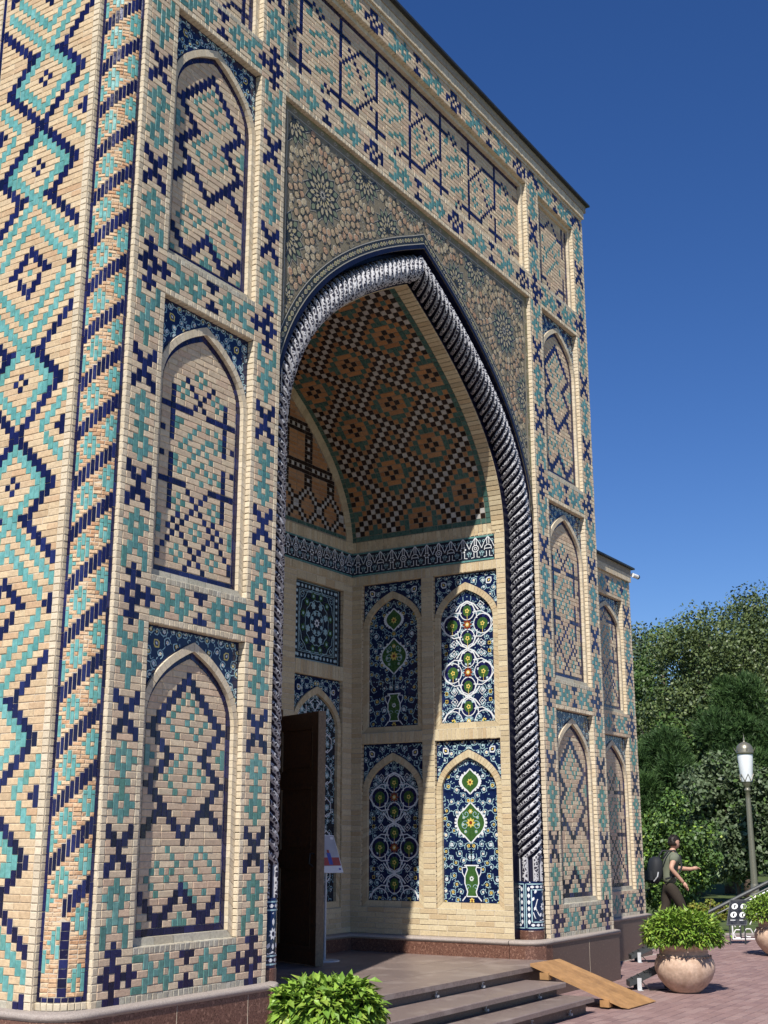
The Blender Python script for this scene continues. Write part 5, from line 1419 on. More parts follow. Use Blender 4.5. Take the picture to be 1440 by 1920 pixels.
m = MB(); m.tube([(.141, -.0302, -.0101), (.165, -.0354, -.0119)], [.036, .038], 'black_rubber', 12); m.build('lens_hood', cc)
m = MB(); m.tube([(-.03, .05, .02), (-.01, .01, 0)], .012, 'white_plastic', 8); m.build('bracket', cc)

# ---------------------------------------------------------------- ground
def hp(k, s): return Vector((0, 0, 0)) + _h * k + _r * s       # k metres ahead of the viewer, s to the right (layout of the plaza's far edge, which runs square to the main axis)
g_ = MB(); g_.face([(-400, -400, -.03), (600, -400, -.03), (600, 600, -.03), (-400, 600, -.03)], 'grass', .5)
gr = g_.build('ground'); tag(gr, kind='structure')
GF = Frame((0, 0, 0), (1, 0, 0), (0, 1, 0), (0, 0, 1))
dz_ = Vector((0, 0, -.009))
pz = MB(); pz.face([hp(-6, -30) + dz_, hp(-6, 14) + dz_, hp(23.6, 14) + dz_, hp(23.6, -30) + dz_], 'paver_joint', .5)
plaza = pz.build('plaza'); tag(plaza, kind='structure')
def pav(x0, x1, y0, y1):
    out = []; r = 0; y = y0
    while y < y1:
        x = x0 + (r % 2) * .12
        while x < x1:
            c = Vector((x + .12, y + .06, 0))
            if c.dot(_h) < 23.4 and not (c.x < 18.85 and c.y > 7.0) and not (c.x < 15.3 and c.y > 6.15) and not (8.3 < c.x < 12.2 and c.y > 5.33) : out.append(Piece(GF, x, y, .24, .12, 'p', -.008, False))
            x += .24
        y += .12; r += 1
    return out
lay(pav(6.0, 24.2, 1.0, 8.6), plaza, 300)
pz = MB(); pz.face([hp(23.6, 14), hp(23.6, -30), hp(24.2, -30), hp(24.2, 14)], 'stone_mould', .5); k_ = pz.build('kerb'); k_.location.z = -.004; tag(k_, kind='structure')

# ---------------------------------------------------------------- steps and platform
st = tag(empty('stone_steps', (0, 0, 0)), 'three dark polished granite steps and landing in front of the arch', 'steps')
SX0, SX1 = 8.35, 12.2
for i, (ye, z, yr, yb) in enumerate(((5.92, .39, 5.975, 6.3), (5.50, .27, 5.60, 5.98), (5.20, .15, 5.29, 5.61))):
    zb = (.27, .15, 0)[i]
    x = SX0; n = 3; w = (SX1 - SX0) / n
    if i:
        for j in range(n):
            m = MB(); a, b = SX0 + j * w + .0015, SX0 + (j + 1) * w - .0015
            m.raw([(a, ye, z - .006), (b, ye, z - .006), (b, ye + .008, z), (a, ye + .008, z), (b, yb, z), (a, yb, z), (a, ye, z - .045), (b, ye, z - .045), (a, yb, z - .045), (b, yb, z - .045)],
                  [(0, 1, 2, 3), (3, 2, 4, 5), (6, 7, 1, 0), (8, 9, 7, 6), (1, 7, 9, 4, 2), (0, 3, 5, 8, 6)], 'granite_floor'); m.build('tread', st)
    m = MB(); m.box((SX0 + .004, yr, zb - .02), (SX1 - .01, yr + .3, z - .045), 'granite_brown'); m.build('riser', st)
m = MB(); m.box((SX0 - .1, 6.0, -.02), (13.05, 6.32, .34), 'granite_brown'); m.build('landing_base', st)
pf = []
for (x0, x1, y0, y1) in ((SX0 - .1, 13.04, 5.92, YB - .001),):
    nx, ny = 8, 5
    for i in range(nx):
        for j in range(ny):
            a, b = x0 + (x1 - x0) * i / nx + .0012, x0 + (x1 - x0) * (i + 1) / nx - .0012; c, d = y0 + (y1 - y0) * j / ny + .0012, y0 + (y1 - y0) * (j + 1) / ny - .0012
            m = MB(); m.box((a, c, .345), (b, d, .39 + R.uniform(-.0006, .0006)), 'granite_floor'); m.build('floor_slab', st)
for x, y, z in ((11.25, 5.965, .28), (10.35, 5.965, .28), (11.72, 5.59, .16), (10.6, 5.59, .16), (11.75, 5.28, .02), (10.9, 5.28, .02)):
    m = MB(); m.box((x, y - .03, z), (x + .03, y, z + .02), 'galvanised'); m.tube([(x + .015, y - .01, z + .02), (x, y - .012, z + .05), (x + .03, y - .014, z + .045)], .006, 'galvanised', 6); m.build('wire_clip', st)
# wooden ramp
rp_ = tag(empty('wooden_ramp', (0, 0, 0)), 'sloping wooden plank ramp leaning on the granite landing', 'ramp')
TL, TR, BR, BL = Vector((12.27, 5.93, .425)), Vector((12.93, 5.89, .425)), Vector((13.36, 4.99, .012)), Vector((12.63, 5.01, .012))
for i in range(4):
    a0, a1 = i / 4 + .006, (i + 1) / 4 - .006
    q = [BL.lerp(BR, a0), BL.lerp(BR, a1), TL.lerp(TR, a1), TL.lerp(TR, a0)]; dn = Vector((0, 0, -.028))
    lip = [q[0] + Vector((0, 0, -.006)), q[1] + Vector((0, 0, -.006))]
    m = MB(); m.raw(q + [lip[0], lip[1], q[2] + dn, q[3] + dn, BL.lerp(TL, .08).lerp(BR.lerp(TR, .08), a0) + dn, BL.lerp(TL, .08).lerp(BR.lerp(TR, .08), a1) + dn],
                    [(0, 1, 2, 3), (4, 5, 1, 0), (8, 9, 5, 4), (8, 7, 6, 9), (7, 3, 2, 6), (0, 3, 7, 8, 4), (1, 5, 9, 6, 2)], 'wood_ramp'); m.build('plank', rp_)
for t, w in ((.25, .10), (.86, .12)):
    c0, c1 = BL.lerp(TL, t), BR.lerp(TR, t)
    m = MB(); a = c0.lerp(c1, .04); z1 = a.z - .03
    m.box((a.x - .02, a.y - .05, max(0.0, z1 - .07)), (a.x + .07, a.y + .05, z1), 'wood_ramp'); b = c0.lerp(c1, .9); m.box((b.x - .05, b.y - .05, max(0, z1 - .07)), (b.x + .04, b.y + .05, z1), 'wood_ramp'); m.build('support_block', rp_)

# ---------------------------------------------------------------- potted plants
def leafmesh(mb, p, d, n, l, w, m, t):
    """pointed leaf folded along its midrib"""
    d = d.normalized(); s = d.cross(n); s = s.normalized() if s.length > 1e-4 else Vector((1, 0, 0)); n = s.cross(d)
    a = p; tip = p + d * l - n * (l * .18); mid = p + d * l * .45
    mb.raw([a, mid + s * w * .5 + n * w * .18, tip, mid - s * w * .5 + n * w * .18, mid], [(0, 1, 4), (1, 2, 4), (2, 3, 4), (3, 0, 4)], m, t)
def potted(x, y, z, fr, fh, label, boxy=False, seed=1, nl=4200):
    rr = random.Random(seed)
    o = tag(empty('potted_plant', (x, y, z)), label, 'potted plant', 'terracotta pots of bushy green plants on the plaza')
    prof = [(0, 0), (.15, 0), (.165, .01), (.235, .07), (.30, .15), (.333, .235), (.338, .29), (.322, .345), (.29, .385), (.268, .405), (.262, .415), (.272, .428), (.268, .44), (.262, .45), (.272, .468), (.292, .485), (.300, .51), (.296, .53), (.282, .54), (.262, .538), (.255, .50), (0, .49)]
    m = MB(); m.lathe((0, 0, 0), prof, 'terracotta', 56, .4); m.build('pot', o, True)
    m = MB()
    for k in range(30):
        a = 2 * pi * k / 30; m.tube([(.300 * cos(a + dd * .09), .300 * sin(a + dd * .09), .385 + .012 * sin(dd * 3)) for dd in (-1, -.4, .3, 1)], .007, 'terracotta', 5)
    m.build('relief_band', o, True)
    m = MB(); m.lathe((0, 0, .5), [(.26, 0), (0, .02)], 'soil', 20); m.build('soil', o)
    m = MB(); c0 = .50
    for i in range(70):
        a = rr.random() * 6.283; r0 = sqrt(rr.random()) * .2; e = Vector((cos(a) * fr * .8 * rr.random(), sin(a) * fr * .8 * rr.random(), c0 + fh * .75))
        m.tube([(r0 * cos(a), r0 * sin(a), .5), e], [.006, .003], 'green_paint', 4, False)
    m.build('stems', o)
    m = MB()
    for i in range(nl):
        a = rr.random() * 6.283; ct = rr.uniform(-.30, 1.0); st_ = sqrt(max(0, 1 - ct * ct)); sh = rr.uniform(.62, 1.0) ** .6
        if boxy:
            q = (abs(st_) ** 4.5 + abs(ct) ** 4.5) ** (-1 / 4.5)
        else: q = (abs(st_) ** 2.3 + abs(max(ct, 0)) ** 2.3) ** (-1 / 2.3) if ct > 0 else 1
        lump = 1 + .08 * sin(a * 5 + ct * 7 + seed) + .06 * sin(a * 11 - ct * 9) + (rr.random() < .04) * rr.uniform(.05, .14)
        nrm = Vector((cos(a) * st_, sin(a) * st_, ct))
        p = Vector((nrm.x * fr * q * sh * lump, nrm.y * fr * q * sh * lump, c0 + fh * .26 + (ct * q * sh * lump) * fh * .76))
        if p.z < .42 and sqrt(p.x ** 2 + p.y ** 2) < .31: continue
        d = (nrm + Vector((rr.uniform(-.9, .9), rr.uniform(-.9, .9), rr.uniform(-.9, .5)))); l = rr.uniform(.045, .085) * (1.15 if boxy else 1)
        if boxy: d = d * .7 + Vector((0, 0, -.35))
        leafmesh(m, p, d, Vector((rr.uniform(-.6, .6), rr.uniform(-.6, .6), 1)), l, l * (rr.uniform(.46, .6) if boxy else rr.uniform(.34, .46)), 'leaf_lime', rr.random())
    tag(m.build('foliage', o), kind='stuff')
    return o
potted(14.41, 5.02, 0, .425, .36, 'potted plant with domed foliage standing beside the floodlights and wooden ramp', seed=2)
potted(6.60, 4.56, .0, .30, .30, 'nearest potted plant with squared bright foliage in front of the left pier', True, 5, 4200)
potted(19.59, 5.36, 0, .43, .36, 'farther potted plant cut off by the right edge of the photo', seed=9, nl=3000)

# ---------------------------------------------------------------- ground floodlights
def flood(x, y, rz, label):
    o = tag(empty('floodlight', (x, y, 0)), label, 'floodlight', 'grey floodlights standing on the plaza'); o.rotation_euler.z = rz
    tl = radians(24); L, D, T = .72, .22, .06
    def P(a, b, c): return (a * cos(tl), b, .21 + a * sin(tl) + c)
    m = MB(); v = [P(a, b, c) for c in (-T / 2, T / 2) for a, b in ((-L / 2, -D / 2), (L / 2, -D / 2), (L / 2, D / 2), (-L / 2, D / 2))]
    m.raw(v, [(3, 2, 1, 0), (4, 5, 6, 7), (0, 1, 5, 4), (1, 2, 6, 5), (2, 3, 7, 6), (3, 0, 4, 7)], 'gunmetal'); m.build('housing', o)
    m = MB()
    for i in range(9):
        a = -L / 2 + .05 + i * .08; v = [P(a + q, b, c) for c in (T / 2 + .0005, T / 2 + .012) for q, b in ((0, -D / 2 + .03), (.012, -D / 2 + .03), (.012, D / 2 - .03), (0, D / 2 - .03))]
        m.raw(v, [(4, 5, 6, 7), (0, 1, 5, 4), (1, 2, 6, 5), (2, 3, 7, 6), (3, 0, 4, 7)], 'gunmetal')
    m.build('cooling_fins', o)
    for sx in (-.22, .14):
        m = MB(); z1 = .21 + sx / cos(tl) * sin(tl)
        m.box((sx - .025, -D / 2 - .016, 0), (sx + .025, -D / 2 - .010, z1 + .02), 'galvanised' if sx < 0 else 'gunmetal'); m.box((sx - .03, -D / 2 - .07, 0), (sx + .03, -D / 2 - .0165, .006), 'galvanised'); m.build('bracket', o)
        m = MB(); m.box((sx - .025, D / 2 + .010, 0), (sx + .025, D / 2 + .016, z1), 'gunmetal'); m.build('bracket', o)
    m = MB(); m.tube([P(-.2, -.1, -.03), (-.2, -.16, .10), (-.12, -.2, .012), (.1, -.1, .008)], .007, 'black_rubber', 6); m.build('cable', o)
flood(14.50, 5.40, radians(-58), 'grey floodlight on brackets between the ramp and the plant pot')
flood(17.70, 6.62, radians(-58), 'grey floodlight standing close to the wing wall')

# ---------------------------------------------------------------- poster stand by the door
ps = tag(empty('poster_stand', (11.66, 8.10, .39)), 'slanted printed poster on a thin white stand beside the open door', 'sign stand')
m = MB(); m.tube([(0, 0, .012), (.01, 0, .95)], .014, 'galvanised', 8); m.build('post', ps)
m = MB(); m.lathe((0, 0, 0), [(0, .014), (.16, .012), (.17, 0)], 'galvanised', 24); m.build('foot', ps)
pf_ = Frame((0, -.04, .92), Vector((.93, -.36, 0)).normalized(), Vector((-.12, .25, .95)).normalized(), Vector((-.36, -.90, .25)).normalized())
def plate(f, u0, u1, v0, v1, d0, d1, mname, nm, par):
    m = MB(); v = [f(u0, v0, d1), f(u1, v0, d1), f(u1, v1, d1), f(u0, v1, d1), f(u0, v0, d0), f(u1, v0, d0), f(u1, v1, d0), f(u0, v1, d0)]
    m.raw(v, [(0, 1, 2, 3), (5, 4, 7, 6), (4, 5, 1, 0), (5, 6, 2, 1), (6, 7, 3, 2), (7, 4, 0, 3)], mname); return m.build(nm, par)
bd = plate(pf_, -.06, .20, 0, .42, -.006, .006, 'poster_paper', 'board', ps)
for i, (u0, u1, v0, v1, mm) in enumerate(((-.055, .195, .075, .412, 'poster_sky'), (-.05, .19, .08, .17, 'poster_red'), (.04, .09, .09, .22, 'poster_blue'), (.052, .08, .22, .255, 'poster_red'), (.14, .18, .37, .40, 'poster_paper'), (.15, .175, .03, .05, 'poster_blue'))):
    plate(pf_, u0, u1, v0, v1, .006 + i * .0006, .0066 + i * .0006, mm, 'print', bd)

# ---------------------------------------------------------------- lamp post
lp = tag(empty('street_lamp', (32.8, 9.46, .0)), 'bronze street lamp with frosted white glass shade rising behind the right-hand pot', 'street lamp')
m = MB(); m.lathe((0, 0, 0), [(.27, 0), (.27, .06), (.25, .10), (.22, .20), (.17, .30), (.13, .36), (.12, .40), (.13, .42), (.115, .46), (.11, .60), (.105, .62)], 'lamp_metal', 28); m.build('base', lp, True)
m = MB(); m.lathe((0, 0, 0), [(.095, .6), (.085, 1.6), (.07, 2.8), (.065, 3.0), (.09, 3.02), (.09, 3.06), (.065, 3.09), (.075, 3.12), (.12, 3.17), (.13, 3.24), (.15, 3.28)], 'lamp_metal', 24); m.build('pole', lp, True)
m = MB(); m.lathe((0, 0, 0), [(.15, 3.26), (.17, 3.34), (.215, 3.9), (.22, 4.0)], 'lamp_glass', 28); m.build('glass_shade', lp, True)
m = MB(); m.lathe((0, 0, 0), [(.215, 3.98), (.245, 3.99), (.25, 4.04), (.235, 4.08), (.235, 4.12), (.21, 4.2), (.15, 4.27), (.06, 4.31), (.03, 4.32), (.03, 4.34), (.018, 4.36), (.03, 4.39), (.012, 4.43), (.001, 4.55)], 'lamp_metal', 28); m.build('cap', lp, True)
m = MB()
for k in range(6):
    a0, a1, am = 2 * pi * k / 6, 2 * pi * (k + 1) / 6, 2 * pi * (k + .5) / 6
    m.tube([(.165 * cos(a0), .165 * sin(a0), 3.27), (.196 * cos(am), .196 * sin(am), 3.46), (.165 * cos(a1), .165 * sin(a1), 3.27)], .012, 'lamp_metal', 5)
    m.tube([(.24 * cos(am), .24 * sin(am), 4.06), (.29 * cos(am), .29 * sin(am), 4.13), (.31 * cos(am), .31 * sin(am), 4.18)], [.014, .01, .004], 'lamp_metal', 5)
m.build('crown_trim', lp)

lp.scale = (.92, .92, .965)
# ---------------------------------------------------------------- railing, sign board
rl = tag(empty('stair_railing', (0, 0, 0)), 'dark sloping handrail with white lattice panel at the far end of the plaza', 'railing')
A0, A1 = Vector((21.93, 7.39, .35)), Vector((23.6, 4.70, 1.83))
RU = (A1 - A0).normalized()
m = MB(); m.tube([A0, A1], .032, 'gunmetal', 8); m.build('handrail', rl)
m = MB(); m.tube([A0 + Vector((0, 0, -.10)), A1 + Vector((0, 0, -.10))], .016, 'gunmetal', 6); m.build('lower_rail', rl)
for t in (.10, .24, .45, .66, .88):
    p = A0.lerp(A1, t); m = MB(); m.tube([p, Vector((p.x, p.y, -.02))], .018, 'gunmetal', 6); m.build('post', rl)
RFh = Frame(A0, Vector((RU.x, RU.y, 0)).normalized(), (0, 0, 1), Vector((-RU.y, RU.x, 0)).normalized() * -1)
sl = RU.z / sqrt(RU.x ** 2 + RU.y ** 2)
m = MB(); rr = random.Random(3)
for u0, u1 in ((.62, 1.35), (1.42, 2.1), (2.15, 2.9)):
    lo = lambda u: -.34 ; hi = lambda u: -.14 + sl * u
    B_ = lambda a, b, w=.013: m.tube([RFh(a[0], a[1], .012), RFh(b[0], b[1], .012)], w, 'white_plastic', 4)
    B_((u0, lo(u0)), (u1, lo(u1))); B_((u0, hi(u0)), (u1, hi(u1))); B_((u0, lo(u0)), (u0, hi(u0))); B_((u1, lo(u1)), (u1, hi(u1)))
    n = 4
    for i in range(n):
        for j in range(3):
            c = (u0 + (u1 - u0) * (i + .5) / n, lo(0) + (hi(u0 + (u1 - u0) * (i + .5) / n) - lo(0)) * (j + .5) / 3); s_ = .075
            q = [(c[0] + s_ * cos(k * pi / 3 + i), c[1] + s_ * sin(k * pi / 3 + i)) for k in range(6)]
            for k in range(6): 
                if (k + i + j) % 5: B_(q[k], q[(k + 1) % 6], .010)
m.build('lattice_panel', rl)
cw = tag(empty('garden_wall', (0, 0, 0)), 'short cream pillar block beside the railing behind the right-hand pot', 'wall')
m = MB(); c = Vector((22.6, 6.28, 0))
q = [c + _r * a + _h * b for a, b in ((0, 0), (.5, 0), (.5, .4), (0, .4))]
m.raw([(p.x, p.y, -.03) for p in q] + [(p.x, p.y, .46) for p in q], [(4, 5, 6, 7), (0, 1, 5, 4), (1, 2, 6, 5), (2, 3, 7, 6), (3, 0, 4, 7)], 'cream_wall'); m.build('block', cw)
m = MB(); q = [c + _r * a + _h * b for a, b in ((-.03, -.03), (.53, -.03), (.53, .43), (-.03, .43))]
m.raw([(p.x, p.y, .461) for p in q] + [(p.x, p.y, .50) for p in q], [(3, 2, 1, 0), (4, 5, 6, 7), (0, 1, 5, 4), (1, 2, 6, 5), (2, 3, 7, 6), (3, 0, 4, 7)], 'cream_wall'); m.build('cap_stone', cw)
sg = tag(empty('sign_board', (21.33, 6.47, 0)), 'black tilted sign board with four round white pictograms by the railing', 'sign')
sf = Frame((0, 0, .30), (Vector((_r.x, _r.y, 0))).normalized(), (Vector((0, 0, 1)) * .86 + _r * .30 + _h * .4).normalized(), (-_h * .86 + Vector((0, 0, .4))).normalized())
plate(sf, -.20, .14, 0, .46, -.012, 0, 'sign_black', 'board', sg)
for a, b, c, d in ((-.20, .14, 0, .012), (-.20, .14, .448, .46), (-.20, -.188, .012, .448), (.128, .14, .012, .448)): plate(sf, a, b, c, d, .0005, .004, 'gunmetal', 'frame_bar', sg)
for cx in (-.105, .045):
    for cy in (.19, .34):
        m = MB(); m.raw([sf(cx + .052 * cos(k * pi / 10), cy + .052 * sin(k * pi / 10), .002) for k in range(20)], [tuple(range(20))], 'white_plastic'); pg = m.build('pictogram_disc', sg)
        m = MB(); m.raw([sf(cx + a, cy + b, .004) for a, b in ((-.012, -.03), (.012, -.03), (.012, .012), (.028, .012), (.028, .022), (-.02, .022), (-.02, .012), (-.012, .012))], [tuple(range(8))], 'sign_black'); m.build('pictogram', pg)
    m = MB()
    for i in range(6): m.raw([sf(cx - .04 + i * .014 + a, .085 + b, .003) for a, b in ((0, 0), (.010, 0), (.010, .014), (0, .014))], [(0, 1, 2, 3)], 'white_plastic')
    m.build('caption', sg)
for u in (-.15, .10):
    m = MB(); p = sf(u, .02, -.013); q = sf(u, .35, -.013); m.tube([q, Vector((q.x + _h.x * .25, q.y + _h.y * .25, -.28)) * 1 + Vector((0, 0, .0))], .012, 'gunmetal', 6) if False else m.tube([p, (p.x, p.y, 0)], .012, 'gunmetal', 6); m.build('leg', sg)
# ---------------------------------------------------------------- trees and shrubs
def leaf_quad(mb, p, n, s, w, m, t, rr):
    a = Vector((rr.gauss(0, 1), rr.gauss(0, 1), rr.gauss(0, 1))); a = (a - n * a.dot(n)); a.normalize(); b = n.cross(a)
    mb.raw([p - a * s * .5, p + b * w * .5, p + a * s * .5, p - b * w * .5], [(0, 1, 2, 3)], m, t)
def crown_blobs(c, rx, rz, n, rr, shape='round'):
    out = []
    for i in range(n):
        while True:
            v = Vector((rr.uniform(-1, 1), rr.uniform(-1, 1), rr.uniform(-1, 1)))
            if .15 < v.length < 1: break
        if shape == 'cone': k = (1 - (v.z + 1) / 2) ** .8 * .95 + .12; v.x *= k; v.y *= k
        r = rr.uniform(.22, .36) * rx * (1 if shape != 'cone' else .75)
        out.append((Vector((c[0] + v.x * rx * .8, c[1] + v.y * rx * .8, c[2] + v.z * rz * .85)), r))
    return out
def tree(x, y, h, cz, rx, rz, n_blob, per, size, m, label, seed, kind='leaf', cat='tree', shape='round', m2=None, grp='trees behind the plaza', trunk=.14):
    rr = random.Random(seed); o = tag(empty('pine_tree' if kind == 'pine' else ('shrub' if cat == 'shrub' else 'broadleaf_tree'), (x, y, -.03)), label, cat, grp)
    blobs = crown_blobs((0, 0, cz), rx, rz, n_blob, rr, shape)
    tb = MB(); top = cz + rz * .6
    lean = (rr.uniform(-.3, .3), rr.uniform(-.3, .3))
    pts = [(lean[0] * t * t + .05 * sin(9 * t), lean[1] * t * t, top * t) for t in (0, .1, .25, .45, .7, 1)]
    tb.tube(pts, [trunk * 1.35, trunk * 1.05, trunk * .9, trunk * .7, trunk * .45, trunk * .12], 'bark', 9)
    for b, r in rr.sample(blobs, min(len(blobs), 16)):
        t = max(.12, min(.85, (b.z - .5 * rz * .5) / top * rr.uniform(.6, .85))); s0 = Vector((lean[0] * t * t, lean[1] * t * t, top * t)); mid = s0.lerp(b, .5) + Vector((0, 0, -.08 * rx))
        tb.tube([s0, mid, b], [trunk * .4, trunk * .25, trunk * .08], 'bark', 6, False)
    tb.build('trunk', o, True)
    mb = MB()
    for bi, (b, r) in enumerate(blobs):
        bt = rr.uniform(-.25, .25)
        k = int(per * rr.uniform(.7, 1.3))
        for i in range(k):
            v = Vector((rr.gauss(0, 1), rr.gauss(0, 1), rr.gauss(0, 1))).normalized(); q = r * (rr.random() ** .45); p = b + Vector((v.x * q, v.y * q, v.z * q * .85))
            mm = m2 if (m2 and rr.random() < .12) else m; t = min(1, max(0, rr.random() + bt))
            if kind == 'pine':
                d = (v + Vector((0, 0, .55)) + Vector((rr.gauss(0, .4), rr.gauss(0, .4), rr.gauss(0, .4)))).normalized()
                for j in range(5):
                    e = (d + Vector((rr.gauss(0, .38), rr.gauss(0, .38), rr.gauss(0, .38)))).normalized() * size * rr.uniform(.7, 1.2); w = e.cross(Vector((rr.gauss(0, 1), rr.gauss(0, 1), rr.gauss(0, 1)))).normalized() * size * .07
                    mb.raw([p - w, p + w, p + e], [(0, 1, 2)], mm, t)
            else:
                n = (v * .6 + Vector((rr.gauss(0, .6), rr.gauss(0, .6), rr.gauss(0, .6) + .35))).normalized()
                s = size * rr.uniform(.6, 1.35); leaf_quad(mb, p, n, s, s * .58, mm, t, rr)
    tag(mb.build('crown', o), kind='stuff')
    return o
tree(52.4, 19.9, 11, 8.2, 2.3, 3.7, 60, 300, .15, 'leaf_grey', 'slender grey-green tree seen just right of the wing', 1)
tree(48.6, 16.9, 10, 7.4, 2.2, 3.2, 50, 300, .14, 'leaf_mid', 'small dark tree in the gap between taller crowns', 2)
tree(42.2, 13.0, 9, 6.7, 3.3, 3.3, 90, 480, .125, 'leaf_olive', 'broad olive-green tree with ragged crown in the middle of the grove', 3, m2='leaf_grey')
tree(45.2, 11.2, 10, 7.4, 3.6, 3.6, 90, 480, .13, 'leaf_olive', 'tallest olive-green tree at the right edge of the photo', 4, m2='leaf_grey')
tree(46.5, 7.2, 10, 6.6, 3.6, 3.6, 60, 300, .15, 'leaf_olive', 'olive-green tree beyond the right edge of the photo', 14)
tree(39.6, 11.6, 8, 4.6, 2.3, 2.9, 70, 330, .22, 'leaf_pine', 'dense dark pine standing behind the street lamp', 5, 'pine', shape='cone')
tree(37.4, 13.4, 5.5, 3.4, 1.9, 2.1, 60, 330, .20, 'leaf_pine', 'bushy young pine just right of the wing', 6, 'pine', shape='cone')
tree(41, 8.2, 7, 4.5, 2.2, 2.8, 70, 280, .17, 'leaf_pine', 'pine beyond the right edge of the photo', 15, 'pine', shape='cone')
tree(40.6, 13.6, 6, 3.6, 2.3, 2.4, 60, 240, .15, 'leaf_mid', 'leafy tree filling the gap between the two pines', 16, m2='leaf_olive')
G = 'shrubs along the far edge of the plaza'
tree(26.4, 9.4, 2.9, 1.45, 1.15, 1.35, 60, 330, .085, 'leaf_mid', 'dense mid-green shrub directly behind the walking person', 7, cat='shrub', grp=G, m2='leaf_lime', trunk=.05)
tree(26.3, 10.9, 2.9, 1.5, 1.1, 1.35, 45, 300, .085, 'leaf_mid', 'mid-green shrub partly hidden by the wing', 17, cat='shrub', grp=G, m2='leaf_lime', trunk=.05)
tree(35.2, 10.6, 4, 2.3, 1.7, 1.95, 60, 420, .14, 'leaf_grey', 'large-leaved greyish shrub left of the lamp post', 8, cat='shrub', grp=G, m2='leaf_mid', trunk=.06)
tree(35.4, 8.0, 4, 2.3, 1.8, 1.9, 60, 420, .14, 'leaf_grey', 'large-leaved greyish shrub behind the lamp post', 18, cat='shrub', grp=G, m2='leaf_mid', trunk=.06)
tree(24.6, 8.05, .9, .38, .42, .36, 16, 200, .06, 'leaf_yellow', 'low shrub with yellow tips at the foot of the handrail', 9, cat='shrub', grp=G, m2='leaf_lime', trunk=.02)
tree(21.4, 8.9, .8, .34, .38, .34, 14, 200, .07, 'leaf_lime', 'low bright green plant at the corner of the wing', 10, cat='shrub', grp=G, trunk=.02)
# far wood closing the view
rr = random.Random(77); mb = MB()
for i in range(26000):
    s = rr.uniform(-16, 60); k = rr.uniform(60, 74); z = 9.5 * rr.random() ** .8 * (.8 + .2 * sin(s * .7) + .12 * sin(s * 1.9)); p = hp(k, s + 8) + Vector((0, 0, z)); n = Vector((rr.gauss(-.5, .6), rr.gauss(-.5, .6), rr.gauss(.3, .6))).normalized()
    sz = rr.uniform(.35, .75); leaf_quad(mb, p, n, sz, sz * .65, 'leaf_mid' if rr.random() < .6 else 'leaf_pine', rr.random(), rr)
tag(mb.build('distant_wood'), 'far dark green wood closing the view behind the trees', 'wood', kind='stuff')

# ---------------------------------------------------------------- walking person
def skinned(name, verts, edges, rad, m, parent, sub=2, root=0):
    me = bpy.data.meshes.new(name); me.from_pydata(verts, edges, []); me.materials.append(MATS[m]); o = link(bpy.data.objects.new(name, me), parent)
    md = o.modifiers.new('skin', 'SKIN'); md.use_smooth_shade = True
    for i, r in enumerate(rad):
        sv = me.skin_vertices[0].data[i]; sv.radius = (r, r) if not isinstance(r, tuple) else r; sv.use_root = (i == root)
    s = o.modifiers.new('sub', 'SUBSURF'); s.levels = sub; s.render_levels = sub
    return o
per = tag(empty('person', (22.19, 7.93, -.02)), 'person in grey-green shirt and dark trousers striding to the right, one arm stretched forward', 'person')
per.rotation_euler.z = atan2(_r.y, _r.x) + radians(14)
# local: +x forward, +y left, z up
def ch(name, pts, rad, m, par=per, **k): return skinned(name, pts, [(i, i + 1) for i in range(len(pts) - 1)], rad, m, par, **k)
V = []; E = []; Rd = []
def add(p, r, prev=None):
    V.append(p); Rd.append(r)
    if prev is not None: E.append((prev, len(V) - 1))
    return len(V) - 1
pel = add((0, 0, .95), .06); sp1 = add((.02, 0, 1.10), .07, pel); sp2 = add((.05, 0, 1.28), .09, sp1); sp3 = add((.08, 0, 1.42), .075, sp2); nk = add((.105, 0, 1.50), .052, sp3); hd0 = add((.125, 0, 1.56), .062, nk)
for sgn in (-1, 1):
    sh_ = add((.07, sgn * .16, 1.41), .062, sp3)
    if sgn == -1:    # right arm (near side): swings down, elbow behind
        el = add((-.07, -.24, 1.20), .046, sh_); wr = add((.12, -.25, 1.00), .033, el); hn = add((.16, -.245, .95), .036, wr)
        hand_r = (.16, -.245, .95)
    else:            # far arm stretched forward
        el = add((.26, .21, 1.20), .045, sh_); wr = add((.52, .17, 1.18), .032, el); hn = add((.58, .165, 1.19), .036, wr)
for sgn, knee, ank, toe in ((-1, (.20, -.10, .50), (.16, -.10, .10), (.34, -.11, .05)), (1, (-.04, .10, .50), (-.34, .10, .18), (-.22, .10, .06))):
    hp_ = add((0, sgn * .08, .86), .055, pel); th_ = add(((knee[0]) * .5, sgn * .10, .70), .052, hp_); kn = add(knee, .045, th_); cf = add(((knee[0] + ank[0]) / 2 - .01, ank[1], (knee[2] + ank[2]) / 2), .042, kn); an = add(ank, .038, cf); add(toe, .036, an)
body = skinned('body', V, E, Rd, 'skin', per)
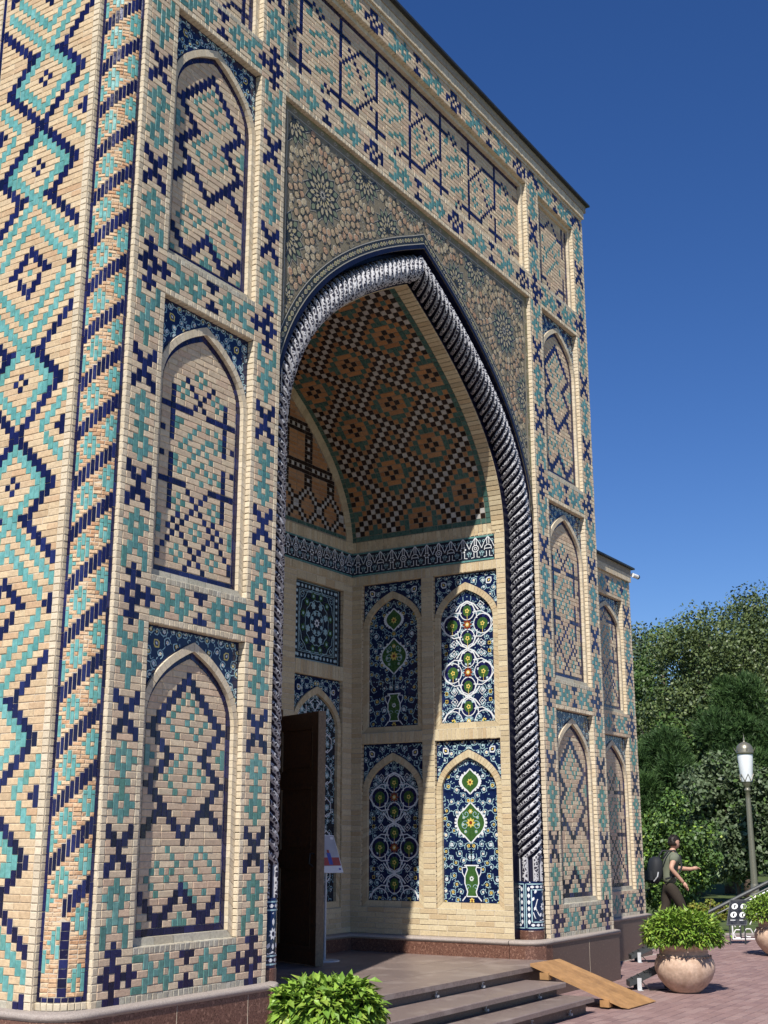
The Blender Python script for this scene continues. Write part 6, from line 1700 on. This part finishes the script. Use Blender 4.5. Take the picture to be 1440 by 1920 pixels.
# head
hm = MB(); N1, N2 = 20, 14; hc = Vector((.15, 0, 1.645))
vs = []; fs = []
for i in range(N2 + 1):
    ph = pi * i / N2
    for j in range(N1):
        th = 2 * pi * j / N1; d = Vector((sin(ph) * cos(th), sin(ph) * sin(th), cos(ph))); r = Vector((.097 * d.x, .075 * d.y, .118 * d.z))
        if d.x > .55 and abs(d.y) < .4 and -.35 < d.z < .1: r.x += .020 * (1 - abs(d.y) / .4) * (1 - abs(d.z + .15) / .3)      # nose
        if d.z < -.45: r.y *= .86
        if d.x > .6 and -.72 < d.z < -.5: r.x += .012                                  # chin and lips
        if d.x > .7 and .02 < d.z < .25 and .15 < abs(d.y) < .5: r.x -= .008            # eye sockets
        vs.append(hc + r)
for i in range(N2):
    for j in range(N1): fs.append((i * N1 + j, i * N1 + (j + 1) % N1, (i + 1) * N1 + (j + 1) % N1, (i + 1) * N1 + j))
hm.raw(vs, fs, 'skin', .5)
for s in (-1, 1): hm.lathe((.145, s * .076, 1.64), [(0, -.032), (.014, -.02), (.018, .008), (.012, .03), (0, .034)], 'skin', 8)
for s in (-1, 1): hm.lathe((.238, s * .03, 1.655), [(0, -.008), (.008, 0), (0, .008)], 'hair', 6)
hm.build('head', per, True)
hr = MB(); rh = random.Random(4)
vs2 = []; 
for i in range(N2 + 1):
    ph = pi * i / N2
    for j in range(N1):
        th = 2 * pi * j / N1; d = Vector((sin(ph) * cos(th), sin(ph) * sin(th), cos(ph))); k = 1.10 + rh.uniform(-.03, .05)
        lim = (-.55 if d.x < 0 else .30 + .25 * max(0, d.x)); 
        if d.z < lim: k = .80
        vs2.append(hc + Vector((.102 * d.x * k, .080 * d.y * k, .122 * d.z * k)) + Vector((-.006, 0, .004)))
hr.raw(vs2, fs, 'hair', .5)
for i in range(60):
    th = rh.uniform(0, 6.28); zz = rh.uniform(-.1, 1); q = sqrt(1 - min(.99, zz * zz)); d = Vector((q * cos(th) - .2, q * sin(th), zz)); p = hc + Vector((.104 * d.x, .084 * d.y, .128 * d.z)); hr.tube([p, p + Vector((rh.uniform(-.03, .03), rh.uniform(-.03, .03), rh.uniform(.0, .03)))], [.012, .003], 'hair', 4, False)
hr.build('hair', per, True)
# clothing
V = []; E = []; Rd = []
pe = add((0, 0, .90), .150); a1 = add((.02, 0, 1.10), .140, pe); a2 = add((.05, 0, 1.28), .150, a1); a3 = add((.075, 0, 1.41), .125, a2); add((.095, 0, 1.475), .075, a3)
for sgn in (-1, 1):
    s0 = add((.07, sgn * .165, 1.405), .078, a3); add(((.0, -.215, 1.29) if sgn == -1 else (.16, .195, 1.30)), .072, s0)
skinned('shirt', V, E, Rd, 'shirt', per)
V = []; E = []; Rd = []
pe = add((0, 0, .99), .130); p1 = add((0, 0, .90), .145, pe)
for sgn, knee, ank in ((-1, (.20, -.10, .50), (.15, -.10, .13)), (1, (-.04, .10, .50), (-.33, .10, .20))):
    hq = add((0, sgn * .085, .85), .112, p1); t1 = add((knee[0] * .55, sgn * .10, .68), .102, hq); k1 = add(knee, .080, t1); add(((knee[0] + ank[0]) / 2, ank[1], (knee[2] + ank[2]) / 2), .074, k1); add(ank, .068, len(V) - 1)
skinned('trousers', V, E, Rd, 'trousers', per)
for (x, y, z), tilt in (((.15, -.10, .06), 0.0), ((-.36, .10, .13), .55)):
    m = MB(); pts = [(x - .06, y, z + .02 - 0), (x + .0, y, z + .01), (x + .1, y, z - .02 - tilt * .06), (x + .19, y, z - .035 - tilt * .10)]; m.tube(pts, [.045, .052, .046, .028], 'shoe', 10); m.build('shoe', per, True)
def hand(base, d, up, curl, thumb_side):
    """palm with four curled fingers and a thumb leaving the side of the palm"""
    d = Vector(d).normalized(); up = Vector(up); up = (up - d * up.dot(d)).normalized(); s = d.cross(up); b = Vector(base); m = MB()
    m.tube([b - d * .02, b + d * .03, b + d * .075], [.027, .036, .032], 'skin', 10)
    for i, ln in enumerate((.060, .070, .066, .050)):
        p = b + d * .07 + s * (.027 - i * .018); q = []; dd = d.copy()
        for k in range(4): q.append(p.copy()); p = p + dd * ln * .36; dd = (dd - up * curl).normalized()
        m.tube(q, [.0095, .009, .0085, .007], 'skin', 6)
    p = b + d * .02 + s * .034 * thumb_side; m.tube([p, p + (d * .6 + s * thumb_side * .6 - up * .3) * .035, p + (d * 1.1 + s * thumb_side * .5 - up * .8) * .05], [.012, .0105, .008], 'skin', 6)
    m.build('hand', per, True)
hand((.175, -.245, .94), (.55, 0, -.8), (.8, 0, .5), .35, 1); hand((.58, .165, 1.19), (1, -.05, .12), (0, 0, 1), .6, -1)
bp_ = tag(empty('backpack', per.location), 'black backpack worn low on the back of the walking person', 'backpack'); bp_.rotation_euler.z = per.rotation_euler.z
m = MB(); vs = []; fs = []; n1, n2 = 18, 12
for i in range(n2 + 1):
    ph = pi * i / n2
    for j in range(n1):
        th = 2 * pi * j / n1; d = Vector((sin(ph) * cos(th), sin(ph) * sin(th), cos(ph))); q = (abs(d.x) ** 2.8 + abs(d.y) ** 2.8 + abs(d.z) ** 2.8) ** (-1 / 2.8); e = d * q
        vs.append(Vector((-.235 + e.x * .115 - .05 * (1 - e.z) * .5, e.y * .165, 1.17 + e.z * .235)))
for i in range(n2):
    for j in range(n1): fs.append((i * n1 + j, i * n1 + (j + 1) % n1, (i + 1) * n1 + (j + 1) % n1, (i + 1) * n1 + j))
m.raw(vs, fs, 'backpack', .5); m.build('main_bag', bp_, True)
m = MB(); m.box((-.41, -.11, 1.0), (-.33, .11, 1.16), 'backpack'); m.build('front_pocket', bp_)
for s in (-1, 1):
    m = MB(); m.tube([(-.15, s * .10, 1.36), (-.04, s * .12, 1.50), (.08, s * .12, 1.505), (.19, s * .12, 1.40), (.195, s * .14, 1.22), (.09, s * .175, 1.08), (-.14, s * .16, 1.02)], .018, 'backpack', 6); m.build('shoulder_strap', bp_, True)
m = MB(); m.tube([(-.34, -.1, .98), (-.30, -.172, 1.06), (-.28, -.172, 1.14)], .012, 'galvanised', 6); m.build('buckle', bp_)
